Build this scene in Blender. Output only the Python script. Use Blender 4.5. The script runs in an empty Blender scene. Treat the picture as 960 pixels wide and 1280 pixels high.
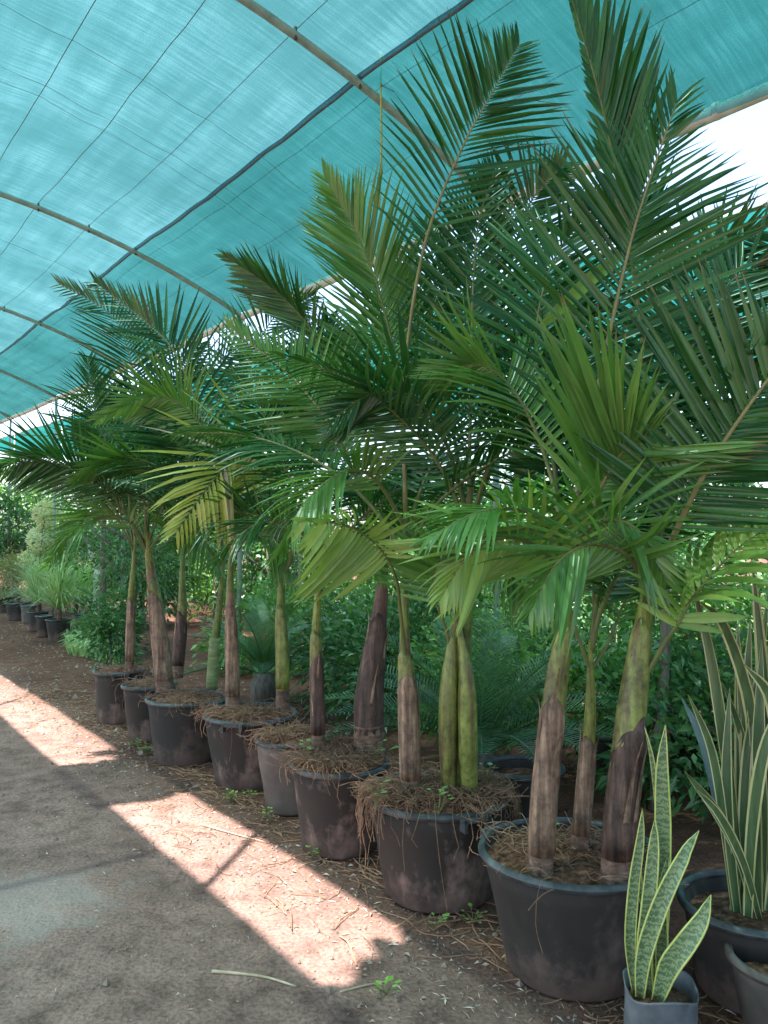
import bpy, math, random
from mathutils import Vector, Matrix, noise
random.seed(7)
R = random.uniform
rad = math.radians
scene = bpy.context.scene
col = scene.collection

# ------------------------------------------------------------------ camera
CAM_H, F_PX, HOR = 1.5, 960.0, 680.0
PITCH = math.atan((HOR - 640) / F_PX)
cam_d = bpy.data.cameras.new('camera')
cam = bpy.data.objects.new('camera', cam_d)
col.objects.link(cam)
cam.location = (0, 0, CAM_H)
cam.rotation_euler = (math.pi / 2 + PITCH, 0, 0)
cam_d.sensor_fit = 'VERTICAL'
cam_d.sensor_height = 24
cam_d.lens = 24 * F_PX / 1280
cam_d.clip_start, cam_d.clip_end = 0.05, 600
scene.camera = cam

# row frame: u runs along the row of pots (left and away), v across it (right and away)
TH = rad(38)
U = Vector((-math.sin(TH), math.cos(TH), 0))
V = Vector((math.cos(TH), math.sin(TH), 0))

# ------------------------------------------------------------------ light
world = bpy.data.worlds.new('World')
scene.world = world
world.use_nodes = True
SUN_V, SUN_U = -0.34, 0.10           # horizontal part of the direction to the sun, per metre of height
to_sun = (V * SUN_V + U * SUN_U + Vector((0, 0, 1))).normalized()
elev = math.asin(to_sun.z)
azim = math.atan2(to_sun.x, to_sun.y)
nt = world.node_tree
bg = nt.nodes['Background']
sky = nt.nodes.new('ShaderNodeTexSky')
sky.sky_type = 'NISHITA'
sky.sun_disc = False
sky.sun_elevation = elev
sky.sun_rotation = azim
sky.dust_density = 3.0
nt.links.new(sky.outputs[0], bg.inputs[0])
bg.inputs[1].default_value = 0.15
sun_d = bpy.data.lights.new('sun', 'SUN')
sun_d.energy = 4.2
sun_d.angle = rad(0.53)
sun_d.color = (1.0, 0.95, 0.9)
sun = bpy.data.objects.new('sun', sun_d)
col.objects.link(sun)
sun.rotation_euler = (-to_sun).to_track_quat('-Z', 'Y').to_euler()
scene.view_settings.view_transform = 'Standard'
scene.view_settings.look = 'None'
scene.view_settings.exposure = 2.25
scene.view_settings.gamma = 1.0
scene.cycles.max_bounces = 6
scene.cycles.diffuse_bounces = 3
scene.cycles.glossy_bounces = 2
scene.cycles.transparent_max_bounces = 6

# ------------------------------------------------------------------ helpers
ORG = {}
FWD = Vector((0, math.cos(PITCH), math.sin(PITCH)))
UPV = Vector((0, -math.sin(PITCH), math.cos(PITCH)))
CAMP = Vector((0, 0, CAM_H))
def ray(x, y):
    return Vector(((x - 480) / F_PX, 0, 0)) + UPV * ((640 - y) / F_PX) + FWD
def at(x, y, Y):
    d = ray(x, y)
    return CAMP + d * (Y / d.y)
def onz(x, y, z=0.0):
    d = ray(x, y)
    return CAMP + d * ((z - CAM_H) / d.z)
def W(u, v, z=0.0):
    return U * u + V * v + Vector((0, 0, z))

def tag(o, label=None, cat=None, group=None, kind=None):
    if label: o['label'] = label
    if cat: o['category'] = cat
    if group: o['group'] = group
    if kind: o['kind'] = kind
    return o
def link(o, loc, parent=None):
    loc = Vector(loc)
    col.objects.link(o)
    if parent is not None:
        o.parent = parent
        o.location = loc - ORG[parent.name]
    else:
        o.location = loc
    ORG[o.name] = loc
    return o
def empty(name, loc, label, cat, group=None):
    o = bpy.data.objects.new(name, None)
    o.empty_display_size = 0.1
    link(o, loc)
    return tag(o, label, cat, group)

class MB:
    def __init__(s): s.v = []; s.f = []; s.m = []
    def face(s, pts, m=0):
        n = len(s.v); s.v += [Vector(p) for p in pts]
        s.f.append(tuple(range(n, n + len(pts)))); s.m.append(m)
    def grid(s, rows, closed=False, m=0, cap=False):
        n0 = len(s.v); k = len(rows[0])
        for r in rows: s.v += [Vector(p) for p in r]
        for i in range(len(rows) - 1):
            for j in range(k if closed else k - 1):
                a = n0 + i * k + j; b = n0 + i * k + (j + 1) % k
                s.f.append((a, b, b + k, a + k)); s.m.append(m(i, j) if callable(m) else m)
        if cap:
            s.f.append(tuple(n0 + j for j in reversed(range(k)))); s.m.append(0 if callable(m) else m)
            s.f.append(tuple(n0 + (len(rows) - 1) * k + j for j in range(k))); s.m.append(0 if callable(m) else m)
    def tube(s, pts, radii, n=8, m=0, cap=True):
        pts = [Vector(p) for p in pts]
        if not hasattr(radii, '__len__'): radii = [radii] * len(pts)
        rows = []; ref = None
        for i, p in enumerate(pts):
            t = (pts[min(i + 1, len(pts) - 1)] - pts[max(i - 1, 0)])
            t = t.normalized() if t.length > 1e-9 else Vector((0, 0, 1))
            if ref is None:
                ref = t.orthogonal().normalized()
            ref = (ref - t * ref.dot(t)).normalized()
            b = t.cross(ref)
            rows.append([p + (ref * math.cos(a) + b * math.sin(a)) * radii[i]
                         for a in (2 * math.pi * k / n for k in range(n))])
        s.grid(rows, True, m, cap)
    def lathe(s, c, prof, n=28, m=0):
        c = Vector(c)
        s.grid([[c + Vector((math.cos(2*math.pi*k/n) * r, math.sin(2*math.pi*k/n) * r, z)) for k in range(n)]
                for r, z in prof], True, m)
    def box(s, c, d, ax=None, m=0):
        c = Vector(c); X, Y, Z = ax if ax else (Vector((1,0,0)), Vector((0,1,0)), Vector((0,0,1)))
        q = [c + X*(d[0]/2*i) + Y*(d[1]/2*j) + Z*(d[2]/2*k) for k in (-1,1) for j in (-1,1) for i in (-1,1)]
        for f in ((0,2,3,1),(4,5,7,6),(0,1,5,4),(2,6,7,3),(0,4,6,2),(1,3,7,5)):
            s.face([q[i] for i in f], m)
    def build(s, name, mats, parent=None, origin=None, smooth=True, kind=None):
        mats = mats if isinstance(mats, (list, tuple)) else [mats]
        if origin is None:
            if parent is not None: origin = ORG[parent.name]
            else:
                xs = [p.x for p in s.v]; ys = [p.y for p in s.v]; zs = [p.z for p in s.v]
                origin = Vector(((min(xs)+max(xs))/2, (min(ys)+max(ys))/2, min(zs)))
        origin = Vector(origin)
        me = bpy.data.meshes.new(name)
        me.from_pydata([p - origin for p in s.v], [], s.f)
        for mt in mats: me.materials.append(mt)
        if len(mats) > 1: me.polygons.foreach_set('material_index', s.m)
        if smooth: me.polygons.foreach_set('use_smooth', [True] * len(me.polygons))
        me.update()
        o = bpy.data.objects.new(name, me)
        link(o, origin, parent)
        if kind: o['kind'] = kind
        return o

def crom(pts, n):
    """Catmull-Rom through pts, n samples."""
    P = [Vector(p) for p in pts]
    P = [P[0] * 2 - P[1]] + P + [P[-1] * 2 - P[-2]]
    seg = len(P) - 3; out = []
    for i in range(n):
        x = i / (n - 1) * seg; k = min(int(x), seg - 1); t = x - k
        a, b, c, d = P[k:k+4]
        out.append(0.5 * ((2*b) + (c-a)*t + (2*a-5*b+4*c-d)*t*t + (3*b-a-3*c+d)*t*t*t))
    return out
def lerpl(vals, n):
    out = []
    for i in range(n):
        x = i / (n - 1) * (len(vals) - 1); k = min(int(x), len(vals) - 2)
        out.append(vals[k] + (vals[k+1] - vals[k]) * (x - k))
    return out

# ------------------------------------------------------------------ materials
def new_mat(name):
    m = bpy.data.materials.new(name); m.use_nodes = True
    return m, m.node_tree, m.node_tree.nodes['Principled BSDF']
def N(t, kind, **kw):
    n = t.nodes.new(kind)
    for k, v in kw.items(): setattr(n, k, v)
    return n
def ramp(t, fac, stops):
    r = N(t, 'ShaderNodeValToRGB')
    e = r.color_ramp.elements
    while len(e) < len(stops): e.new(0.5)
    for i, (p, c) in enumerate(stops):
        e[i].position = p; e[i].color = (*c, 1)
    t.links.new(fac, r.inputs[0]); return r.outputs[0]
def noise_tex(t, scale, detail=4, coord='Object', stretch=None, rough=0.55):
    tc = N(t, 'ShaderNodeTexCoord'); src = tc.outputs[coord]
    if stretch:
        mp = N(t, 'ShaderNodeMapping'); mp.inputs['Scale'].default_value = stretch
        t.links.new(src, mp.inputs[0]); src = mp.outputs[0]
    n = N(t, 'ShaderNodeTexNoise'); n.inputs['Scale'].default_value = scale
    n.inputs['Detail'].default_value = detail; n.inputs['Roughness'].default_value = rough
    t.links.new(src, n.inputs['Vector']); return n.outputs[0]
def bump(t, p, h, strength, dist=0.01):
    b = N(t, 'ShaderNodeBump'); b.inputs['Strength'].default_value = strength
    b.inputs['Distance'].default_value = dist
    t.links.new(h, b.inputs['Height']); t.links.new(b.outputs[0], p.inputs['Normal'])
def wear(t, c, k=0.8):
    b1 = noise_tex(t, 11, 8, rough=.7); b2 = noise_tex(t, 45, 6, stretch=(1, 1, .5), rough=.7)
    m1 = N(t, 'ShaderNodeMixRGB', blend_type='MULTIPLY'); m1.inputs[0].default_value = k
    t.links.new(c, m1.inputs[1]); t.links.new(ramp(t, b1, [(.36, (.28, .25, .22)), (.5, (.9, .88, .86)), (.66, (1.35, 1.32, 1.3))]), m1.inputs[2])
    m2 = N(t, 'ShaderNodeMixRGB', blend_type='MULTIPLY'); m2.inputs[0].default_value = k
    t.links.new(m1.outputs[0], m2.inputs[1]); t.links.new(ramp(t, b2, [(.33, (.35, .3, .26)), (.46, (1, 1, 1)), (.72, (1.3, 1.3, 1.28))]), m2.inputs[2])
    return m2.outputs[0]
def surf(name, stops, scale, rough=0.8, detail=5, bstr=0.3, stretch=None, bdist=0.01, spec=0.5, coord='Object', worn=0):
    m, t, p = new_mat(name)
    n = noise_tex(t, scale, detail, coord, stretch)
    cc = ramp(t, n, stops)
    t.links.new(wear(t, cc, worn) if worn else cc, p.inputs['Base Color'])
    p.inputs['Roughness'].default_value = rough
    p.inputs['Specular IOR Level'].default_value = spec
    if bstr: bump(t, p, n, bstr, bdist)
    return m
def leaf_mat(name, c0, c1, c2, rough=0.38, trans=0.2, island=True, scale=6, gain=1.6):
    """Leaf: colour varies from leaf to leaf (per island / object) and along it, some light passes through."""
    m, t, p = new_mat(name)
    c0, c1, c2 = [tuple(min(.7, k * gain) for k in c) for c in (c0, c1, c2)]
    oi = N(t, 'ShaderNodeObjectInfo'); ge = N(t, 'ShaderNodeNewGeometry')
    nz = noise_tex(t, scale, 2)
    ad = N(t, 'ShaderNodeMath', operation='MULTIPLY_ADD')
    ad.inputs[1].default_value = 0.55
    t.links.new(ge.outputs['Random Per Island'] if island else oi.outputs['Random'], ad.inputs[0])
    ml = N(t, 'ShaderNodeMath', operation='MULTIPLY'); ml.inputs[1].default_value = 0.55
    t.links.new(nz, ml.inputs[0]); t.links.new(ml.outputs[0], ad.inputs[2])
    c = ramp(t, ad.outputs[0], [(0.12, c0), (0.52, c1), (0.95, c2)])
    if not island:
        tc = N(t, 'ShaderNodeTexCoord'); sx = N(t, 'ShaderNodeSeparateXYZ'); t.links.new(tc.outputs['Object'], sx.inputs[0])
        sh = N(t, 'ShaderNodeMath', operation='MULTIPLY_ADD'); sh.inputs[1].default_value = -0.07
        t.links.new(oi.outputs['Random'], sh.inputs[0]); sh.inputs[2].default_value = 0.455
        sub = N(t, 'ShaderNodeMath', operation='SUBTRACT'); t.links.new(sx.outputs[0], sub.inputs[0]); t.links.new(sh.outputs[0], sub.inputs[1])
        mt = N(t, 'ShaderNodeMapRange'); mt.inputs[1].default_value = 0.0; mt.inputs[2].default_value = 0.02; mt.inputs[4].default_value = .85
        t.links.new(sub.outputs[0], mt.inputs[0])
        mtx = N(t, 'ShaderNodeMixRGB'); mtx.inputs[2].default_value = (0.2, 0.13, 0.06, 1)
        t.links.new(mt.outputs[0], mtx.inputs[0]); t.links.new(c, mtx.inputs[1]); c = mtx.outputs[0]
    t.links.new(c, p.inputs['Base Color'])
    p.inputs['Roughness'].default_value = rough
    p.inputs['Specular IOR Level'].default_value = 0.5
    tr = N(t, 'ShaderNodeBsdfTranslucent')
    br = N(t, 'ShaderNodeMixRGB', blend_type='MULTIPLY'); br.inputs[0].default_value = 1
    br.inputs[2].default_value = (1.5, 1.9, 0.7, 1)
    t.links.new(c, br.inputs[1]); t.links.new(br.outputs[0], tr.inputs[0])
    mx = N(t, 'ShaderNodeMixShader'); mx.inputs[0].default_value = trans
    t.links.new(p.outputs[0], mx.inputs[1]); t.links.new(tr.outputs[0], mx.inputs[2])
    t.links.new(mx.outputs[0], t.nodes['Material Output'].inputs[0])
    return m

LEAF = {}
for isl, sfx in ((False, ''), (True, '_joined')):
    LEAF['dark' + sfx] = leaf_mat('palm_leaf_dark' + sfx, (0.008, 0.036, 0.012), (0.02, 0.07, 0.019), (0.055, 0.13, 0.034), island=isl, rough=.26)
    LEAF['mid' + sfx] = leaf_mat('palm_leaf_mid' + sfx, (0.03, 0.088, 0.02), (0.065, 0.15, 0.032), (0.12, 0.205, 0.05), island=isl, rough=.27)
    LEAF['light' + sfx] = leaf_mat('palm_leaf_light' + sfx, (0.085, 0.15, 0.03), (0.15, 0.235, 0.045), (0.25, 0.32, 0.09), island=isl)
    LEAF['yellow' + sfx] = leaf_mat('palm_leaf_yellow' + sfx, (0.15, 0.19, 0.03), (0.25, 0.28, 0.05), (0.38, 0.36, 0.11), island=isl)
BUSH = {
    'deep': leaf_mat('bush_deep', (0.01, 0.042, 0.016), (0.03, 0.09, 0.03), (0.08, 0.175, 0.055), scale=3),
    'green': leaf_mat('bush_green', (0.022, 0.07, 0.02), (0.06, 0.145, 0.036), (0.14, 0.25, 0.065), scale=3),
    'olive': leaf_mat('bush_olive', (0.08, 0.1, 0.03), (0.13, 0.14, 0.05), (0.22, 0.18, 0.08), scale=3),
    'cream': leaf_mat('bush_cream', (0.38, 0.33, 0.16), (0.58, 0.5, 0.3), (0.8, 0.7, 0.5), scale=3),
    'grass': leaf_mat('bush_grass', (0.11, 0.17, 0.08), (0.2, 0.28, 0.14), (0.32, 0.4, 0.22), scale=3),
    'lime': leaf_mat('bush_lime', (0.08, 0.17, 0.03), (0.14, 0.26, 0.05), (0.25, 0.36, 0.1), scale=3),
    'cycad': leaf_mat('cycad_leaf', (0.012, 0.045, 0.01), (0.025, 0.08, 0.018), (0.055, 0.13, 0.03), rough=0.4, trans=0.1),
}
RACHIS = surf('rachis_green', [(0.3, (0.09, 0.13, 0.035)), (0.7, (0.2, 0.2, 0.07))], 9, 0.5, bstr=0.1)
RACHIS_Y = surf('rachis_yellow', [(0.3, (0.2, 0.19, 0.07)), (0.7, (0.33, 0.27, 0.13))], 9, 0.5, bstr=0.1)
def stem_mat(name, z0, z1, low, mid, top):
    """Vertical growth colour: dry brown sheath below turning green above, broken up by streaks."""
    m, t, p = new_mat(name)
    tc = N(t, 'ShaderNodeTexCoord'); sx = N(t, 'ShaderNodeSeparateXYZ'); t.links.new(tc.outputs['Object'], sx.inputs[0])
    mr = N(t, 'ShaderNodeMapRange'); mr.inputs[1].default_value = z0; mr.inputs[2].default_value = z1
    t.links.new(sx.outputs[2], mr.inputs[0])
    n1 = noise_tex(t, 5, 6, stretch=(6, 6, 0.9)); n2 = noise_tex(t, 14, 6, stretch=(7, 7, 0.35))
    ad = N(t, 'ShaderNodeMath', operation='MULTIPLY_ADD'); ad.inputs[1].default_value = 0.9; 
    sb = N(t, 'ShaderNodeMath', operation='SUBTRACT'); sb.inputs[1].default_value = 0.5
    t.links.new(n1, sb.inputs[0]); t.links.new(sb.outputs[0], ad.inputs[0]); t.links.new(mr.outputs[0], ad.inputs[2])
    c = ramp(t, ad.outputs[0], [(0.0, low), (0.45, mid), (0.62, top), (1.0, (top[0]*0.8, top[1]*0.95, top[2]*0.8))])
    mx = N(t, 'ShaderNodeMixRGB', blend_type='MULTIPLY'); mx.inputs[0].default_value = 0.75
    t.links.new(c, mx.inputs[1]); t.links.new(ramp(t, n2, [(0.3, (0.38, 0.34, 0.3)), (0.62, (1, 1, 1))]), mx.inputs[2])
    t.links.new(wear(t, mx.outputs[0], .7), p.inputs['Base Color'])
    p.inputs['Roughness'].default_value = 0.5
    bump(t, p, n2, 0.4, 0.006)
    return m
DRY = surf('dry_sheath', [(0.25, (0.05, 0.028, 0.018)), (0.48, (0.2, 0.118, 0.078)), (0.75, (0.46, 0.31, 0.215))], 6, 0.6, 7, 0.6, stretch=(8, 8, 0.5), worn=.85)
DARKDRY = surf('dark_dry_sheath', [(0.3, (0.03, 0.016, 0.013)), (0.55, (0.1, 0.055, 0.042)), (0.8, (0.26, 0.15, 0.11))], 6, 0.6, 7, 0.6, stretch=(8, 8, 0.5), worn=.8)
GREENSHEATH = surf('green_sheath', [(0.3, (0.13, 0.085, 0.045)), (0.43, (0.17, 0.16, 0.05)), (0.56, (0.22, 0.26, 0.055)), (0.8, (0.36, 0.36, 0.14))], 4, 0.42, 8, 0.4, stretch=(9, 9, 0.7), worn=.75)
TRUNKRING = surf('ringed_trunk', [(0.3, (0.1, 0.055, 0.04)), (0.55, (0.22, 0.13, 0.095)), (0.75, (0.36, 0.24, 0.18))], 8, 0.8, 6, 0.8, stretch=(3, 3, 9), worn=.7)
GREENRING = surf('green_ringed_trunk', [(0.3, (0.13, 0.17, 0.05)), (0.55, (0.24, 0.3, 0.12)), (0.75, (0.36, 0.36, 0.2))], 6, 0.6, 6, 0.4, stretch=(2, 2, 10))
BARK = surf('bark', [(0.3, (0.09, 0.075, 0.06)), (0.7, (0.24, 0.21, 0.18))], 9, 0.9, 6, 0.6, stretch=(4, 4, 1))
PALEBARK = surf('pale_bark', [(0.3, (0.3, 0.29, 0.26)), (0.7, (0.55, 0.54, 0.5))], 7, 0.85, 6, 0.3)
def pot_mat(name, dust):
    m, t, p = new_mat(name)
    n1 = noise_tex(t, 2.6, 9, rough=.68); n2 = noise_tex(t, 22, 7, stretch=(1, 1, 0.35)); 
    ad = N(t, 'ShaderNodeMath', operation='MULTIPLY_ADD'); ad.inputs[1].default_value = 0.35
    t.links.new(n2, ad.inputs[0]); t.links.new(n1, ad.inputs[2])
    c = ramp(t, ad.outputs[0], [(0.42, (0.012, 0.0095, 0.0085)), (0.68, (0.034, 0.025, 0.021)), (1.0 - dust * 0.1, tuple(k * (0.5 + dust) for k in (0.22, 0.145, 0.125)))])
    tc = N(t, 'ShaderNodeTexCoord'); sx = N(t, 'ShaderNodeSeparateXYZ'); t.links.new(tc.outputs['Object'], sx.inputs[0])
    n5 = noise_tex(t, 16, 7, rough=.7)
    zz = N(t, 'ShaderNodeMath', operation='MULTIPLY_ADD'); zz.inputs[1].default_value = -.42; t.links.new(n5, zz.inputs[0]); t.links.new(sx.outputs[2], zz.inputs[2])
    mz = N(t, 'ShaderNodeMapRange'); mz.inputs[1].default_value = -.06; mz.inputs[2].default_value = -.17; mz.inputs[4].default_value = .45; t.links.new(zz.outputs[0], mz.inputs[0])
    sp = N(t, 'ShaderNodeMixRGB'); sp.inputs[2].default_value = (.17, .105, .085, 1); t.links.new(mz.outputs[0], sp.inputs[0]); t.links.new(c, sp.inputs[1])
    n6 = noise_tex(t, 9, 3, stretch=(14, 14, .8))
    sc = N(t, 'ShaderNodeMixRGB', blend_type='ADD'); sc.inputs[0].default_value = .6; t.links.new(sp.outputs[0], sc.inputs[1]); t.links.new(ramp(t, n6, [(.7, (0, 0, 0)), (.78, (.07, .06, .055))]), sc.inputs[2])
    c = sc.outputs[0]
    t.links.new(c, p.inputs['Base Color'])
    t.links.new(ramp(t, ad.outputs[0], [(0.4, (0.6,) * 3), (0.8, (0.95,) * 3)]), p.inputs['Roughness'])
    bump(t, p, n2, 0.12, 0.004)
    return m
POT = pot_mat('black_pot_plastic', 0.35)
POTDUST = pot_mat('dusty_pot_plastic', 1.0)
POTGREY = surf('grey_pot_plastic', [(0.3, (0.06, 0.05, 0.045)), (0.7, (0.18, 0.145, 0.125))], 5, 0.6, bstr=0.1)
RIM = surf('pot_rim_plastic', [(0.35, (0.03, 0.035, 0.038)), (0.7, (0.12, 0.13, 0.135))], 14, 0.45, bstr=0.1)
SOIL = surf('pot_soil', [(0.3, (0.06, 0.026, 0.016)), (0.5, (0.2, 0.095, 0.06)), (0.72, (0.38, 0.22, 0.155))], 34, 0.95, 10, 1.0, bdist=0.03, worn=.6, spec=.1)
ROOT = surf('root_fibre', [(0.3, (0.17, 0.085, 0.05)), (0.7, (0.42, 0.24, 0.15))], 30, 0.85, bstr=0)
STRAW = surf('dry_straw', [(0.3, (0.28, 0.21, 0.13)), (0.7, (0.55, 0.45, 0.31))], 12, 0.8, bstr=0)
PIPE = surf('galvanised_pipe', [(0.3, (0.2, 0.29, 0.26)), (0.7, (0.34, 0.45, 0.4))], 12, 0.45, bstr=0.05)
WRAP = surf('wrapped_edge_cloth', [(0.3, (0.6, 0.6, 0.55)), (0.7, (0.82, 0.82, 0.77))], 10, 0.8, bstr=0.3)
CABLE = surf('dark_cable', [(0.3, (0.05, 0.06, 0.06)), (0.7, (0.1, 0.11, 0.11))], 20, 0.6, bstr=0)
ROPE = surf('yellow_rope', [(0.3, (0.35, 0.3, 0.05)), (0.7, (0.5, 0.45, 0.1))], 40, 0.7, bstr=0)
WHITEPOST = surf('white_paint', [(0.3, (0.55, 0.54, 0.5)), (0.7, (0.8, 0.79, 0.75))], 10, 0.7, bstr=0.1)
BAG = surf('grey_grow_bag', [(0.3, (0.06, 0.065, 0.075)), (0.55, (0.14, 0.145, 0.16)), (0.8, (0.28, 0.28, 0.3))], 9, 0.5, 6, 0.5, bdist=0.02)

def net_mat(name, colr, thin, open0=0.06, open1=0.22):
    """Woven shade cloth: lets sunlight through as tinted light, with tiny openings between the threads."""
    m, t, p = new_mat(name)
    t.nodes.remove(p)
    tr = N(t, 'ShaderNodeBsdfTranslucent'); df = N(t, 'ShaderNodeBsdfDiffuse'); tp = N(t, 'ShaderNodeBsdfTransparent')
    n1 = noise_tex(t, 1.0, 5, 'UV', (0.9, 7, 1)); n2 = noise_tex(t, 1.0, 5, 'UV', (44, 2.6, 1)); n3 = noise_tex(t, 190, 3, 'UV')
    n4 = noise_tex(t, 1.0, 3, 'UV', (1.1, 0.5, 1))
    tp.inputs[0].default_value = (0.62, 1.0, 0.92, 1)
    def mad(a, k, b):
        x = N(t, 'ShaderNodeMath', operation='MULTIPLY_ADD'); x.inputs[1].default_value = k
        t.links.new(a, x.inputs[0])
        if isinstance(b, (int, float)): x.inputs[2].default_value = b
        else: t.links.new(b, x.inputs[2])
        return x.outputs[0]
    s = mad(n1, 0.16, mad(n2, 0.24, mad(n3, 0.36, mad(n4, 0.24, 0.0))))
    c = ramp(t, s, [(0.32, tuple(k * 0.62 for k in colr)), (0.5, colr), (0.68, thin)])
    t.links.new(c, tr.inputs[0]); t.links.new(c, df.inputs[0])
    mr = N(t, 'ShaderNodeMapRange'); mr.inputs[1].default_value = 0.38; mr.inputs[2].default_value = 0.66
    mr.inputs[3].default_value = open0; mr.inputs[4].default_value = open1
    t.links.new(s, mr.inputs[0])
    m1 = N(t, 'ShaderNodeMixShader'); m1.inputs[0].default_value = 0.25
    t.links.new(tr.outputs[0], m1.inputs[1]); t.links.new(df.outputs[0], m1.inputs[2])
    m2 = N(t, 'ShaderNodeMixShader'); t.links.new(mr.outputs[0], m2.inputs[0])
    t.links.new(m1.outputs[0], m2.inputs[1]); t.links.new(tp.outputs[0], m2.inputs[2])
    t.links.new(m2.outputs[0], t.nodes['Material Output'].inputs[0])
    return m
NET = net_mat('teal_shade_cloth', (0.018, 0.073, 0.073), (0.07, 0.158, 0.165), 0.035, 0.13)
NETG = net_mat('green_shade_cloth', (0.005, 0.05, 0.045), (0.017, 0.094, 0.09), 0.025, 0.095)
NETB = net_mat('blue_shade_cloth', (0.25, 0.34, 0.6), (0.35, 0.45, 0.7), 0.55, 0.75)
NETF = net_mat('far_shade_cloth', (0.006, 0.085, 0.077), (0.016, 0.14, 0.13), 0.01, 0.04)

# ground
def ground_mat():
    m, t, p = new_mat('dusty_soil')
    n1 = noise_tex(t, 0.9, 7); n2 = noise_tex(t, 7, 8); n3 = noise_tex(t, 60, 6)
    base = ramp(t, n1, [(0.3, (0.21, 0.132, 0.112)), (0.5, (0.28, 0.175, 0.15)), (0.7, (0.34, 0.22, 0.19))])
    mx = N(t, 'ShaderNodeMixRGB', blend_type='MULTIPLY'); mx.inputs[0].default_value = 1
    t.links.new(base, mx.inputs[1]); t.links.new(ramp(t, n2, [(0.28, (0.5, 0.48, 0.46)), (0.5, (0.92, 0.9, 0.88)), (0.7, (1.18, 1.16, 1.13))]), mx.inputs[2])
    m3 = N(t, 'ShaderNodeMixRGB', blend_type='MULTIPLY'); m3.inputs[0].default_value = 0.8
    t.links.new(mx.outputs[0], m3.inputs[1]); t.links.new(ramp(t, n3, [(0.32, (0.5, 0.47, 0.45)), (0.55, (1, 1, 1)), (0.75, (1.25, 1.22, 1.2))]), m3.inputs[2])
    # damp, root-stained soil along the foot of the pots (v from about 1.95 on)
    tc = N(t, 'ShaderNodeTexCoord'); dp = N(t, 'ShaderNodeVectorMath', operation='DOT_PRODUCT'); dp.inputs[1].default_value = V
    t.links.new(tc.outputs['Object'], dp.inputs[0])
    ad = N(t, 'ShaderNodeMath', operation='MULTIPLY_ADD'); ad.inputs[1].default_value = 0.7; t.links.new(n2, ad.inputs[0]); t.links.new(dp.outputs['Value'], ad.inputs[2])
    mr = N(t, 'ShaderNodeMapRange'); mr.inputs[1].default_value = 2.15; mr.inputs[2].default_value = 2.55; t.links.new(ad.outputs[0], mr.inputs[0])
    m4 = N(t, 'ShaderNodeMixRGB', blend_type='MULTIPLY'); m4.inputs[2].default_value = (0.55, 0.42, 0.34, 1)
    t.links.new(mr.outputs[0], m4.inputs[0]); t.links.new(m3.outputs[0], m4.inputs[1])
    # paler patch on the path
    st = onz(40, 1130)
    ds = N(t, 'ShaderNodeVectorMath', operation='DISTANCE'); ds.inputs[1].default_value = st
    t.links.new(tc.outputs['Object'], ds.inputs[0])
    a2 = N(t, 'ShaderNodeMath', operation='MULTIPLY_ADD'); a2.inputs[1].default_value = 1.0; t.links.new(n2, a2.inputs[0]); t.links.new(ds.outputs['Value'], a2.inputs[2])
    m2 = N(t, 'ShaderNodeMapRange'); m2.inputs[1].default_value = 0.92; m2.inputs[2].default_value = 0.66
    m2.inputs[4].default_value = 0.5
    t.links.new(a2.outputs[0], m2.inputs[0])
    m5 = N(t, 'ShaderNodeMixRGB'); m5.inputs[2].default_value = (0.47, 0.37, 0.33, 1)
    t.links.new(m2.outputs[0], m5.inputs[0]); t.links.new(m4.outputs[0], m5.inputs[1])
    t.links.new(m5.outputs[0], p.inputs['Base Color'])
    p.inputs['Roughness'].default_value = 0.95; p.inputs['Specular IOR Level'].default_value = 0.2
    hs = N(t, 'ShaderNodeMath', operation='MULTIPLY_ADD'); hs.inputs[1].default_value = 0.35; t.links.new(n3, hs.inputs[0]); t.links.new(n2, hs.inputs[2])
    bump(t, p, hs.outputs[0], 0.9, 0.03)
    return m
GROUND = ground_mat()
GRIT = surf('grit', [(0.3, (0.13, 0.09, 0.07)), (0.7, (0.33, 0.25, 0.2))], 9, 0.95, bstr=0)
LITTER = leaf_mat('dry_leaf_litter', (0.17, 0.11, 0.08), (0.34, 0.25, 0.2), (0.58, 0.49, 0.42), rough=0.8, trans=0.1)

# ------------------------------------------------------------------ ground
def gz(x, y):
    d = math.hypot(x, y)
    if d > 26: return 0.0
    p = Vector((x, y, 0))
    v = p.dot(V)
    rough = 0.5 + 1.0 * max(0, min(1, (v - 1.9) / 0.5))
    return (noise.noise(p * 0.7) * 0.012 + noise.noise(p * 3.1) * 0.008 * rough + noise.noise(p * 9) * 0.005 * rough) * min(1, (26 - d) / 6)
def build_ground():
    mb = MB()
    xs = [-250, -120, -60, -34, -26] + [-26 + 0.5 * i for i in range(1, 35)]
    xs += [-9 + 0.07 * i for i in range(1, 186)] + [4.02 + 0.5 * i for i in range(1, 44)] + [34, 60, 120, 250]
    ys = [-250, -100, -40, -26] + [-26 + 1.0 * i for i in range(1, 27)] + [0.6 + 0.07 * i for i in range(0, 140)] + [10.4 + 0.5 * i for i in range(0, 32)] + [30, 50, 100, 250]
    mb.grid([[Vector((x, y, gz(x, y))) for x in xs] for y in ys])
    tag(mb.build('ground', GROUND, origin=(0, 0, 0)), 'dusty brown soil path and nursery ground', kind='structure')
build_ground()

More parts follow.
